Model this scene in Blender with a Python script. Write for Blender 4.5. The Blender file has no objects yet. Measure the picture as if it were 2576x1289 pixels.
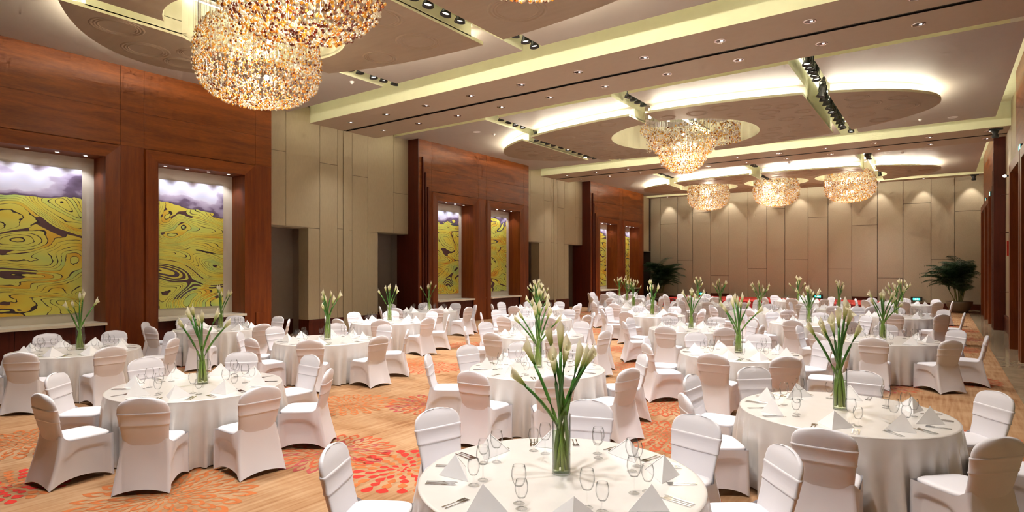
import bpy, bmesh, math, random
from mathutils import Vector, Matrix
random.seed(7)
PI = math.pi
sc = bpy.context.scene
COL = sc.collection

# ------------------------------------------------------------------ camera
A = math.radians(35.821)
cam_d = bpy.data.cameras.new('camera'); cam = bpy.data.objects.new('camera', cam_d); COL.objects.link(cam)
cam.location = (0, 0, 2.2); cam.rotation_euler = (PI/2, 0, A)
cam_d.sensor_width = 36; cam_d.lens = 1495.74/2576*36
cam_d.shift_y = 29.5/2576; cam_d.clip_end = 200
sc.camera = cam
# ------------------------------------------------------------------ world + exposure
w = bpy.data.worlds.new('world'); sc.world = w; w.use_nodes = True
w.node_tree.nodes['Background'].inputs[0].default_value = (0.9, 0.8, 0.7, 1)
w.node_tree.nodes['Background'].inputs[1].default_value = 0.05
vs = sc.view_settings
vs.view_transform = 'Standard'; vs.look = 'None'; vs.gamma = 1; vs.use_curve_mapping = False
vs.exposure = 0.42
sc.cycles.use_denoising = True
sc.cycles.use_adaptive_sampling = True; sc.cycles.adaptive_threshold = 0.14; sc.cycles.adaptive_min_samples = 8
sc.cycles.max_bounces = 4; sc.cycles.diffuse_bounces = 3; sc.cycles.glossy_bounces = 2
sc.cycles.transmission_bounces = 4; sc.cycles.transparent_max_bounces = 16
sc.cycles.caustics_reflective = False; sc.cycles.caustics_refractive = False
sc.cycles.sample_clamp_indirect = 4
# light strengths (W), colours
WARM = (1.0, 0.86, 0.70); NEUT = (1.0, 0.965, 0.955); CREAM_L = (1.0, 0.93, 0.74)
P_SPOT = 610.0      # one track spotlight
P_DOWN = 80.0       # one recessed downlight in the beams
P_CHAN = 150.0      # lamp inside a chandelier
P_NICHE = 22.0      # one niche downlight
P_WASH = 100.0       # one far wall washer
E_COVE = 125.0       # cove strip emission
E_CORD = 30.0

# ------------------------------------------------------------------ helpers
def cross_link(o, parent=None):
    COL.objects.link(o)
    if parent is not None: o.parent = parent
    return o

def tag(o, label=None, cat=None, group=None, kind=None):
    if label: o['label'] = label
    if cat: o['category'] = cat
    if group: o['group'] = group
    if kind: o['kind'] = kind
    return o

def empty(name, loc=(0, 0, 0), rz=0.0, parent=None):
    o = bpy.data.objects.new(name, None); o.empty_display_size = 0.1
    o.location = loc; o.rotation_euler = (0, 0, rz)
    return cross_link(o, parent)

def inst(name, me, parent=None, loc=(0, 0, 0), rot=(0, 0, 0), scale=(1, 1, 1)):
    o = bpy.data.objects.new(name, me)
    o.location = loc; o.rotation_euler = rot; o.scale = scale
    return cross_link(o, parent)

class MB:
    def __init__(s): s.v = []; s.f = []; s.m = []
    def add(s, vs_, fs_, mi=0):
        b = len(s.v); s.v += [tuple(p) for p in vs_]
        for f in fs_: s.f.append(tuple(b+i for i in f)); s.m.append(mi)
        return s
    def box(s, x0, x1, y0, y1, z0, z1, mi=0):
        vs_ = [(x, y, z) for z in (z0, z1) for y in (y0, y1) for x in (x0, x1)]
        return s.add(vs_, [(0, 2, 3, 1), (4, 5, 7, 6), (0, 1, 5, 4), (2, 6, 7, 3), (0, 4, 6, 2), (1, 3, 7, 5)], mi)
    def prism(s, poly, z0, z1, mi=0):
        n = len(poly)
        vs_ = [(x, y, z0) for x, y in poly]+[(x, y, z1) for x, y in poly]
        fs_ = [tuple(range(n-1, -1, -1)), tuple(range(n, 2*n))]+[(i, (i+1) % n, n+(i+1) % n, n+i) for i in range(n)]
        return s.add(vs_, fs_, mi)
    def rings(s, rs, cap0=True, cap1=True, mi=0):
        n = len(rs[0]); vs_ = [p for r in rs for p in r]; fs_ = []
        for k in range(len(rs)-1):
            for i in range(n):
                j = (i+1) % n
                fs_.append((k*n+i, k*n+j, (k+1)*n+j, (k+1)*n+i))
        if cap0: fs_.append(tuple(range(n-1, -1, -1)))
        if cap1: fs_.append(tuple((len(rs)-1)*n+i for i in range(n)))
        return s.add(vs_, fs_, mi)
    def lathe(s, prof, n=16, cx=0, cy=0, cap0=False, cap1=False, mi=0):
        rs = [[(cx+r*math.cos(2*PI*i/n), cy+r*math.sin(2*PI*i/n), z) for i in range(n)] for r, z in prof]
        return s.rings(rs, cap0, cap1, mi)
    def tube(s, path, r, n=6, mi=0, cap=True):
        P = [Vector(p) for p in path]; rs = []
        for i, p in enumerate(P):
            t = (P[min(i+1, len(P)-1)]-P[max(i-1, 0)]).normalized()
            a = t.orthogonal().normalized() if abs(t.z) < 0.9 else t.cross(Vector((0, 1, 0))).normalized()
            b = t.cross(a)
            rr = r[i] if isinstance(r, (list, tuple)) else r
            rs.append([p+a*rr*math.cos(2*PI*k/n)+b*rr*math.sin(2*PI*k/n) for k in range(n)])
        return s.rings(rs, cap, cap, mi)
    def mesh(s, name, mats, smooth=False, fix=False):
        me = bpy.data.meshes.new(name); me.from_pydata(s.v, [], s.f)
        for m_ in (mats if isinstance(mats, (list, tuple)) else [mats]): me.materials.append(m_)
        if any(s.m): me.polygons.foreach_set('material_index', s.m)
        if fix:
            bm = bmesh.new(); bm.from_mesh(me); bmesh.ops.recalc_face_normals(bm, faces=bm.faces); bm.to_mesh(me); bm.free()
        if smooth: me.polygons.foreach_set('use_smooth', [True]*len(me.polygons))
        me.update(); return me
    def obj(s, name, mats, parent=None, loc=(0, 0, 0), rot=(0, 0, 0), smooth=False, fix=False):
        return inst(name, s.mesh(name, mats, smooth, fix), parent, loc, rot)

# ------------------------------------------------------------------ materials
def new_mat(name):
    m = bpy.data.materials.new(name); m.use_nodes = True
    return m, m.node_tree.nodes, m.node_tree.links, m.node_tree.nodes['Principled BSDF']

def N(nd, t, **kw):
    n = nd.new(t)
    for k, v in kw.items():
        if k.startswith('i_'): n.inputs[int(k[2:])].default_value = v
        else: setattr(n, k, v)
    return n

def plain(name, col, rough=0.6, metal=0.0, var=0.06, scale=6.0, stretch=(1, 1, 1), bump=0.0, spec=0.5, sheen=0.0):
    m, nd, lk, p = new_mat(name)
    p.inputs['Roughness'].default_value = rough; p.inputs['Metallic'].default_value = metal
    p.inputs['Specular IOR Level'].default_value = spec
    if sheen: p.inputs['Sheen Weight'].default_value = sheen
    tc = N(nd, 'ShaderNodeTexCoord'); mp = N(nd, 'ShaderNodeMapping'); mp.inputs['Scale'].default_value = stretch
    no = N(nd, 'ShaderNodeTexNoise'); no.inputs['Scale'].default_value = scale; no.inputs['Detail'].default_value = 4
    lk.new(tc.outputs['Object'], mp.inputs[0]); lk.new(mp.outputs[0], no.inputs['Vector'])
    rp = N(nd, 'ShaderNodeValToRGB')
    rp.color_ramp.elements[0].position = 0.3; rp.color_ramp.elements[1].position = 0.7
    rp.color_ramp.elements[0].color = tuple(max(0, c*(1-var)) for c in col)+(1,)
    rp.color_ramp.elements[1].color = tuple(min(1, c*(1+var)) for c in col)+(1,)
    lk.new(no.outputs['Fac'], rp.inputs[0]); lk.new(rp.outputs[0], p.inputs['Base Color'])
    if bump:
        b = N(nd, 'ShaderNodeBump'); b.inputs['Strength'].default_value = bump; b.inputs['Distance'].default_value = 0.01
        lk.new(no.outputs['Fac'], b.inputs['Height']); lk.new(b.outputs[0], p.inputs['Normal'])
    return m

def emit(name, col, strength, sampled=False):
    m, nd, lk, p = new_mat(name)
    p.inputs['Base Color'].default_value = tuple(col)+(1,)
    p.inputs['Emission Color'].default_value = tuple(col)+(1,); p.inputs['Emission Strength'].default_value = strength
    if not sampled: m.cycles.emission_sampling = 'NONE'   # its light comes from the lamp object beside it
    return m

def wood(name, c0, c1, rough=0.38, horiz=True):
    m, nd, lk, p = new_mat(name)
    p.inputs['Roughness'].default_value = rough; p.inputs['Specular IOR Level'].default_value = 0.3
    tc = N(nd, 'ShaderNodeTexCoord'); mp = N(nd, 'ShaderNodeMapping')
    mp.inputs['Scale'].default_value = (2.0, 0.5, 5.0) if horiz else (6, 6, 0.4)
    n1 = N(nd, 'ShaderNodeTexNoise'); n1.inputs['Scale'].default_value = 1.6; n1.inputs['Detail'].default_value = 6; n1.inputs['Distortion'].default_value = 0.6
    n2 = N(nd, 'ShaderNodeTexNoise'); n2.inputs['Scale'].default_value = 14; n2.inputs['Detail'].default_value = 5
    lk.new(tc.outputs['Object'], mp.inputs[0]); lk.new(mp.outputs[0], n1.inputs['Vector']); lk.new(mp.outputs[0], n2.inputs['Vector'])
    mx = N(nd, 'ShaderNodeMath', operation='MULTIPLY_ADD'); mx.inputs[1].default_value = 0.35
    lk.new(n2.outputs['Fac'], mx.inputs[0])
    ad = N(nd, 'ShaderNodeMath', operation='MULTIPLY'); ad.inputs[1].default_value = 0.65
    lk.new(n1.outputs['Fac'], ad.inputs[0]); lk.new(ad.outputs[0], mx.inputs[2])
    rp = N(nd, 'ShaderNodeValToRGB')
    rp.color_ramp.elements[0].position = 0.32; rp.color_ramp.elements[0].color = tuple(c0)+(1,)
    rp.color_ramp.elements[1].position = 0.68; rp.color_ramp.elements[1].color = tuple(c1)+(1,)
    lk.new(mx.outputs[0], rp.inputs[0]); lk.new(rp.outputs[0], p.inputs['Base Color'])
    return m

def glassy(name, tint, edge, gloss=0.9, refl=0.75):
    # thin clear glass: transparent body that thickens towards its edges, with a Fresnel-like reflection
    m, nd, lk, p = new_mat(name); nd.remove(p)
    out = nd['Material Output']
    lw = N(nd, 'ShaderNodeLayerWeight'); lw.inputs[0].default_value = 0.5
    pw = N(nd, 'ShaderNodeMath', operation='POWER'); pw.inputs[1].default_value = 4.5; lk.new(lw.outputs['Facing'], pw.inputs[0])
    rp = N(nd, 'ShaderNodeValToRGB'); e = rp.color_ramp.elements
    e[0].position = 0.0; e[0].color = tuple(tint)+(1,); e[1].position = 0.9; e[1].color = tuple(edge)+(1,)
    lk.new(pw.outputs[0], rp.inputs[0])
    tr = N(nd, 'ShaderNodeBsdfTransparent'); lk.new(rp.outputs[0], tr.inputs[0])
    gl = N(nd, 'ShaderNodeBsdfGlossy'); gl.inputs['Roughness'].default_value = 0.04; gl.inputs[0].default_value = (gloss, gloss, gloss, 1)
    fr = N(nd, 'ShaderNodeMath', operation='MULTIPLY_ADD'); fr.inputs[1].default_value = refl; fr.inputs[2].default_value = 0.022; lk.new(pw.outputs[0], fr.inputs[0])
    mx = N(nd, 'ShaderNodeMixShader')
    lk.new(fr.outputs[0], mx.inputs[0]); lk.new(tr.outputs[0], mx.inputs[1]); lk.new(gl.outputs[0], mx.inputs[2])
    lk.new(mx.outputs[0], out.inputs[0])
    return m

M = {}
M['mauve'] = plain('ceiling paint taupe', (0.43, 0.375, 0.325), 0.55, var=0.02, scale=2)
M['brown'] = plain('ceiling disc brown', (0.345, 0.262, 0.180), 0.55, var=0.04, scale=3, stretch=(0.5, 3, 1))
M['beam'] = plain('beam soffit brown', (0.44, 0.350, 0.255), 0.6, var=0.02)
M['cream'] = plain('cream paint', (0.86, 0.85, 0.58), 0.6, var=0.02)
M['white_paint'] = plain('white paint', (0.8, 0.78, 0.76), 0.6, var=0.02)
M['beige'] = plain('beige wall panel', (0.42, 0.348, 0.22), 0.55, var=0.04, scale=30, stretch=(1, 1, 0.2))
M['beige_far'] = plain('beige fabric panel', (0.46, 0.40, 0.295), 0.7, var=0.05, scale=40, stretch=(1, 1, 0.3))
M['joint'] = plain('dark joint', (0.05, 0.035, 0.03), 0.8)
M['niche'] = plain('niche cream', (0.72, 0.66, 0.55), 0.6, var=0.02)
M['marble'] = plain('cream marble', (0.80, 0.74, 0.60), 0.25, var=0.05, scale=5)
M['wood'] = wood('red brown veneer', (0.120, 0.025, 0.004), (0.27, 0.070, 0.009), 0.42)
M['wood_v'] = wood('red brown veneer upright', (0.125, 0.023, 0.004), (0.235, 0.054, 0.008), 0.42, horiz=False)
M['wood_d'] = wood('dark red veneer', (0.06, 0.009, 0.004), (0.10, 0.017, 0.007), 0.42, horiz=False)
M['alcove'] = plain('grey brown lining', (0.36, 0.30, 0.25), 0.6, var=0.03)
M['black'] = plain('black metal', (0.012, 0.011, 0.010), 0.4, var=0.1)
M['steel'] = plain('polished steel', (0.75, 0.75, 0.75), 0.16, metal=1.0, var=0.02)
M['chrome'] = plain('downlight reflector', (0.7, 0.66, 0.66), 0.2, metal=1.0, var=0.02)
M['dark_refl'] = plain('dark reflector', (0.09, 0.06, 0.05), 0.3)
M['lens'] = emit('lamp lens', (1.0, 0.95, 0.88), 2.2)
M['lens_d'] = emit('downlight bulb', (1.0, 0.92, 0.88), 3.0)
M['lens_n'] = emit('niche lamp', (0.95, 0.97, 1.0), 14.0)
M['cove'] = emit('cove strip', CREAM_L, E_COVE, True)
M['cove_s'] = emit('slot strip', (1.0, .97, .88), 9.0, True)
M['cove_r'] = emit('recess strip', (1.0, .97, .88), 3.4, True)
M['bulb'] = emit('chandelier bulb', (1.0, 0.85, 0.6), 20.0)
M['exit'] = emit('exit sign face', (0.05, 0.75, 0.55), 2.2)
M['exit_w'] = emit('exit sign figure', (0.8, 1.0, 0.95), 2.6)
M['cover'] = plain('white stretch cover', (0.80, 0.775, 0.805), 0.55, var=0.015, scale=3, sheen=0.15)
M['sash'] = plain('white satin sash', (0.82, 0.785, 0.815), 0.42, var=0.02, scale=5, stretch=(1, 1, 8), bump=0.08)
M['cloth'] = plain('ivory satin', (0.74, 0.705, 0.665), 0.27, var=0.02, scale=7, bump=0.03, spec=0.8)
M['cloth'].node_tree.nodes['Principled BSDF'].inputs['Coat Weight'].default_value = 0.35
M['cloth'].node_tree.nodes['Principled BSDF'].inputs['Coat Roughness'].default_value = 0.32
M['napkin'] = plain('white linen', (0.90, 0.88, 0.87), 0.75, var=0.02, scale=9)
M['glass'] = glassy('clear glass', (1.0, 1.0, 1.0), (0.26, 0.28, 0.27), 0.9, 0.40)
M['water'] = glassy('vase water', (0.93, 0.97, 0.85), (0.6, 0.75, 0.45), 0.5, 0.15)
M['red'] = plain('red stage carpet', (0.55, 0.035, 0.025), 0.85, var=0.12, scale=12)
M['red_d'] = plain('red stage skirt', (0.30, 0.008, 0.012), 0.7, var=0.1, scale=4, stretch=(6, 6, 0.3))
M['pot'] = plain('stone grey pot', (0.20, 0.16, 0.12), 0.5, var=0.08)
M['soil'] = plain('soil', (0.03, 0.022, 0.015), 0.9)
M['palm'] = plain('palm leaf', (0.014, 0.05, 0.014), 0.45, var=0.4, scale=3)
M['palm_s'] = plain('palm cane', (0.16, 0.18, 0.05), 0.5, var=0.2)
M['petal_r'] = plain('carpet red', (0.55, 0.025, 0.012), 0.95, var=0.12, scale=5)
M['petal_o'] = plain('carpet orange', (0.46, 0.13, 0.03), 0.95, var=0.12, scale=5)
M['petal_m'] = plain('carpet maroon', (0.36, 0.06, 0.05), 0.95, var=0.15, scale=5)
M['petal_v'] = plain('carpet vermilion', (0.44, 0.085, 0.025), 0.95, var=0.15, scale=5)

def stone_mat():
    m, nd, lk, p = new_mat('polished beige stone')
    p.inputs['Roughness'].default_value = 0.08
    tc = N(nd, 'ShaderNodeTexCoord'); no = N(nd, 'ShaderNodeTexNoise'); no.inputs['Scale'].default_value = 3; no.inputs['Detail'].default_value = 8
    lk.new(tc.outputs['Object'], no.inputs['Vector'])
    rp = N(nd, 'ShaderNodeValToRGB'); rp.color_ramp.elements[0].position = .3; rp.color_ramp.elements[1].position = .7
    rp.color_ramp.elements[0].color = (.36, .27, .16, 1); rp.color_ramp.elements[1].color = (.52, .42, .27, 1)
    lk.new(no.outputs['Fac'], rp.inputs[0]); lk.new(rp.outputs[0], p.inputs['Base Color'])
    return m
M['stone'] = stone_mat()

def carpet_mat():
    m, nd, lk, p = new_mat('tan streaked carpet')
    p.inputs['Roughness'].default_value = 0.95; p.inputs['Specular IOR Level'].default_value = 0.1
    tc = N(nd, 'ShaderNodeTexCoord')
    mp = N(nd, 'ShaderNodeMapping'); mp.inputs['Rotation'].default_value = (0, 0, math.radians(-3)); mp.inputs['Scale'].default_value = (16.0, 0.9, 1)
    n1 = N(nd, 'ShaderNodeTexNoise'); n1.inputs['Scale'].default_value = 1.3; n1.inputs['Detail'].default_value = 4
    mp2 = N(nd, 'ShaderNodeMapping'); mp2.inputs['Scale'].default_value = (0.6, 1.2, 1)
    n2 = N(nd, 'ShaderNodeTexNoise'); n2.inputs['Scale'].default_value = 1.6; n2.inputs['Detail'].default_value = 3
    lk.new(tc.outputs['Object'], mp.inputs[0]); lk.new(mp.outputs[0], n1.inputs['Vector'])
    lk.new(tc.outputs['Object'], mp2.inputs[0]); lk.new(mp2.outputs[0], n2.inputs['Vector'])
    mx = N(nd, 'ShaderNodeMath', operation='ADD'); lk.new(n1.outputs['Fac'], mx.inputs[0])
    lk.new(n2.outputs['Fac'], mx.inputs[1])
    hf = N(nd, 'ShaderNodeMath', operation='MULTIPLY'); hf.inputs[1].default_value = 0.5; lk.new(mx.outputs[0], hf.inputs[0])
    rp = N(nd, 'ShaderNodeValToRGB')
    e = rp.color_ramp.elements; e[0].position = .36; e[0].color = (.26, .120, .052, 1); e[1].position = .62; e[1].color = (.45, .28, .155, 1)
    k = e.new(.47); k.color = (.365, .200, .098, 1)
    lk.new(hf.outputs[0], rp.inputs[0]); lk.new(rp.outputs[0], p.inputs['Base Color'])
    return m
M['carpet'] = carpet_mat()

def bloom_mat():
    m, nd, lk, p = new_mat('calla bloom')
    p.inputs['Roughness'].default_value = 0.5
    tc = N(nd, 'ShaderNodeTexCoord'); sx = N(nd, 'ShaderNodeSeparateXYZ'); lk.new(tc.outputs['Generated'], sx.inputs[0])
    rp = N(nd, 'ShaderNodeValToRGB'); e = rp.color_ramp.elements
    e[0].position = .05; e[0].color = (.10, .24, .03, 1); e[1].position = .55; e[1].color = (.86, .82, .56, 1)
    k = e.new(.28); k.color = (.55, .60, .20, 1)
    k2 = e.new(.9); k2.color = (.90, .86, .70, 1)
    lk.new(sx.outputs['Z'], rp.inputs[0]); lk.new(rp.outputs[0], p.inputs['Base Color'])
    tl = N(nd, 'ShaderNodeBsdfTranslucent'); lk.new(rp.outputs[0], tl.inputs[0])
    mx = N(nd, 'ShaderNodeMixShader'); mx.inputs[0].default_value = .45
    lk.new(p.outputs[0], mx.inputs[1]); lk.new(tl.outputs[0], mx.inputs[2]); lk.new(mx.outputs[0], nd['Material Output'].inputs[0])
    return m
M['bloom'] = bloom_mat()
def stem_mat():
    m, nd, lk, p = new_mat('lily stem')
    p.inputs['Roughness'].default_value = 0.4
    tc = N(nd, 'ShaderNodeTexCoord'); sx = N(nd, 'ShaderNodeSeparateXYZ'); lk.new(tc.outputs['Object'], sx.inputs[0])
    rp = N(nd, 'ShaderNodeValToRGB'); e = rp.color_ramp.elements
    e[0].position = .06; e[0].color = (.42, .46, .16, 1); e[1].position = .55; e[1].color = (.05, .17, .022, 1)
    k = e.new(.26); k.color = (.27, .46, .075, 1)
    lk.new(sx.outputs['Z'], rp.inputs[0]); lk.new(rp.outputs[0], p.inputs['Base Color'])
    return m
M['stem'] = stem_mat()

def bead_mat(name, col, tcol):
    m, nd, lk, p = new_mat(name); nd.remove(p); out = nd['Material Output']
    tl = N(nd, 'ShaderNodeBsdfTranslucent'); tl.inputs[0].default_value = tuple(tcol)+(1,)
    df = N(nd, 'ShaderNodeBsdfDiffuse'); df.inputs[0].default_value = tuple(col)+(1,)
    tr = N(nd, 'ShaderNodeBsdfTransparent'); tr.inputs[0].default_value = tuple(tcol)+(1,)
    gl = N(nd, 'ShaderNodeBsdfGlossy'); gl.inputs['Roughness'].default_value = 0.10
    m0 = N(nd, 'ShaderNodeMixShader'); m0.inputs[0].default_value = 0.55
    m1 = N(nd, 'ShaderNodeMixShader'); m1.inputs[0].default_value = 0.32
    m2 = N(nd, 'ShaderNodeMixShader'); m2.inputs[0].default_value = 0.18
    lk.new(df.outputs[0], m0.inputs[1]); lk.new(tl.outputs[0], m0.inputs[2])
    lk.new(m0.outputs[0], m1.inputs[1]); lk.new(tr.outputs[0], m1.inputs[2])
    lk.new(m1.outputs[0], m2.inputs[1]); lk.new(gl.outputs[0], m2.inputs[2]); lk.new(m2.outputs[0], out.inputs[0])
    return m
M['bead_c'] = bead_mat('clear bead', (.82, .77, .64), (.97, .93, .80))
M['bead_a'] = bead_mat('amber bead', (.80, .44, .06), (.97, .64, .14))
M['bead_o'] = bead_mat('orange bead', (.66, .27, .035), (.92, .44, .07))
M['bead_d'] = bead_mat('dark amber bead', (.14, .03, .008), (.40, .09, .015))

def painting_mat(seed, sky, dark, warm):
    m, nd, lk, p = new_mat('terraced field painting')
    p.inputs['Roughness'].default_value = 0.55
    tc = N(nd, 'ShaderNodeTexCoord'); sx = N(nd, 'ShaderNodeSeparateXYZ'); lk.new(tc.outputs['Object'], sx.inputs[0])
    # object space: y 0..1.68 across, z 0..3.36 up
    cb = N(nd, 'ShaderNodeCombineXYZ')
    lk.new(sx.outputs['Y'], cb.inputs[0]); lk.new(sx.outputs['Z'], cb.inputs[1]); cb.inputs[2].default_value = seed*3.7
    mp = N(nd, 'ShaderNodeMapping'); mp.inputs['Scale'].default_value = (0.75, 1.5, 1); lk.new(cb.outputs[0], mp.inputs[0])
    def noise(scale, det, vec, dist=0.0):
        n = N(nd, 'ShaderNodeTexNoise'); n.inputs['Scale'].default_value = scale; n.inputs['Detail'].default_value = det
        n.inputs['Distortion'].default_value = dist; lk.new(vec, n.inputs['Vector']); return n.outputs['Fac']
    def math_(op, a, b=None, c=None):
        n = N(nd, 'ShaderNodeMath', operation=op)
        for i, q in enumerate((a, b, c)):
            if q is None: continue
            if isinstance(q, (int, float)): n.inputs[i].default_value = q
            else: lk.new(q, n.inputs[i])
        return n.outputs[0]
    big = noise(0.62, 0.6, mp.outputs[0], 0.9)
    small = noise(4.0, 2, mp.outputs[0])
    h = math_('MULTIPLY_ADD', big, 44.0, math_('MULTIPLY_ADD', small, 1.5, math_('MULTIPLY', sx.outputs['Z'], 2.6)))
    band = math_('FRACT', h); idn = math_('FLOOR', h)
    line = math_('LESS_THAN', band, math_('MULTIPLY_ADD', math_('POWER', small, 3.0), 0.6, 0.025))
    wn = N(nd, 'ShaderNodeTexWhiteNoise', noise_dimensions='1D'); lk.new(idn, wn.inputs['W'])
    reg = noise(0.9, 1, mp.outputs[0], 1.0)
    pick = math_('ADD', math_('MULTIPLY', wn.outputs['Value'], 0.30), math_('MULTIPLY', reg, 0.95))
    rp = N(nd, 'ShaderNodeValToRGB'); e = rp.color_ramp.elements; rp.color_ramp.interpolation = 'LINEAR'
    e[0].position = 0.30; e[0].color = (.46, .66, .20, 1)
    e[1].position = 0.92; e[1].color = (.72, .20, .03, 1) if warm else (.74, .40, .04, 1)
    for pos, c in ((.44, (.66, .72, .14, 1)), (.58, (.76, .72, .12, 1)), (.70, (.78, .64, .07, 1)), (.80, (.78, .46, .04, 1))):
        q = e.new(pos); q.color = c
    lk.new(pick, rp.inputs[0])
    # dark terraces: some of the bands inside the darker regions
    dk = noise(0.75, 1.5, mp.outputs[0], 1.2)
    dmask = math_('MULTIPLY', math_('GREATER_THAN', dk, 0.52-0.03*dark), math_('GREATER_THAN', wn.outputs['Value'], 0.74-.08*dark))
    mixd = N(nd, 'ShaderNodeMix', data_type='RGBA'); lk.new(dmask, mixd.inputs[0]); lk.new(rp.outputs[0], mixd.inputs[6])
    dcol = N(nd, 'ShaderNodeValToRGB'); dcol.color_ramp.elements[0].color = (.05, .022, .025, 1); dcol.color_ramp.elements[1].color = (.14, .06, .10, 1)
    dcol.color_ramp.elements[0].position = .6
    q = dcol.color_ramp.elements.new(.9); q.color = (.05, .075, .09, 1); q = dcol.color_ramp.elements.new(.82); q.color = (.10, .04, .045, 1)
    lk.new(wn.outputs['Value'], dcol.inputs[0]); lk.new(dcol.outputs[0], mixd.inputs[7])
    mixl = N(nd, 'ShaderNodeMix', data_type='RGBA'); lk.new(line, mixl.inputs[0]); lk.new(mixd.outputs[2], mixl.inputs[6]); mixl.inputs[7].default_value = (.035, .018, .02, 1)
    # mountains and sky at the top
    ridge = noise(0.9, 3, mp.outputs[0])
    edge = math_('ADD', sx.outputs['Z'], math_('MULTIPLY', math_('SUBTRACT', ridge, 0.5), -1.9))
    smask = math_('GREATER_THAN', edge, sky)
    sk = N(nd, 'ShaderNodeValToRGB'); s0 = sk.color_ramp.elements
    s0[0].position = 0.0; s0[0].color = (.08, .05, .09, 1); s0[1].position = 1.0; s0[1].color = (.62, .66, .85, 1)
    q = s0.new(.22); q.color = (.16, .11, .20, 1); q = s0.new(.28); q.color = (.34, .28, .42, 1); q = s0.new(.5); q.color = (.52, .46, .62, 1); q = s0.new(.56); q.color = (.68, .66, .80, 1)
    mr = N(nd, 'ShaderNodeMapRange'); lk.new(math_('ADD', edge, math_('MULTIPLY', math_('SUBTRACT', noise(3, 4, mp.outputs[0]), .5), .35)), mr.inputs[0])
    mr.inputs[1].default_value = sky-0.05; mr.inputs[2].default_value = sky+0.55
    lk.new(mr.outputs[0], sk.inputs[0])
    mixs = N(nd, 'ShaderNodeMix', data_type='RGBA'); lk.new(smask, mixs.inputs[0]); lk.new(mixl.outputs[2], mixs.inputs[6]); lk.new(sk.outputs[0], mixs.inputs[7])
    lk.new(mixs.outputs[2], p.inputs['Base Color'])
    return m

# ------------------------------------------------------------------ light helper
def spot(name, loc, power, col, cone, blend=0.6, radius=0.06, parent=None, target=None, direction=(0, 0, -1)):
    ld = bpy.data.lights.new(name, 'SPOT'); ld.energy = power; ld.color = col
    ld.spot_size = math.radians(cone); ld.spot_blend = blend; ld.shadow_soft_size = radius
    o = bpy.data.objects.new(name, ld); o.location = loc
    d = Vector(direction) if target is None else Vector(target)-Vector(loc)
    o.rotation_euler = d.to_track_quat('-Z', 'Y').to_euler()
    return cross_link(o, parent)

ORD = ['first', 'second', 'third', 'fourth', 'fifth', 'sixth', 'seventh', 'eighth', 'ninth', 'tenth', 'eleventh', 'twelfth', 'thirteenth', 'fourteenth', 'fifteenth', 'sixteenth', 'seventeenth', 'eighteenth']

# ================================================================== THE SETTING
XW = -15.75      # wood face of the left wall
XB = -16.27      # beige face of the left wall
XR = 1.83        # right wall
YF = 38.9        # far wall
ZM, ZD, ZB, ZT = 7.0, 6.7, 6.8, 7.6   # taupe panels, discs, beam soffits, slab
PER = 13.43

floor = MB().box(-19, 1.08, -9, YF+.2, -0.1, 0).obj('floor', M['carpet']); tag(floor, 'tan carpet with streaks and large red and orange blossom rosettes', kind='structure')
MB().box(1.08, 2.6, -9, YF+.2, -0.1, 0.0).obj('stone_border', M['stone'], floor)

# ------------------------------------------------------------------ ceiling
ceil = MB().box(-18, 3, -9, YF+.3, ZT, ZT+.15).obj('ceiling', M['cream']); tag(ceil, 'cream ceiling slab above taupe panels, brown discs and beams', kind='structure')

def boolean(me, cutters):
    base = bpy.data.objects.new('tmp_base', me); COL.objects.link(base); tmp = [base]
    for c in cutters:
        o = bpy.data.objects.new('tmp_cut', c); COL.objects.link(o); tmp.append(o)
        md = base.modifiers.new('b', 'BOOLEAN'); md.operation = 'DIFFERENCE'; md.object = o; md.solver = 'EXACT'
    dg = bpy.context.evaluated_depsgraph_get(); dg.update()
    res = bpy.data.meshes.new_from_object(base.evaluated_get(dg))
    for o in tmp: bpy.data.objects.remove(o)
    return res

def paint_by_normal(me, m_down, m_side):
    me.materials.clear(); me.materials.append(m_down); me.materials.append(m_side)
    me.polygons.foreach_set('material_index', [0 if q.normal.z < -0.9 else 1 for q in me.polygons])
    me.update(); return me

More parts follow.
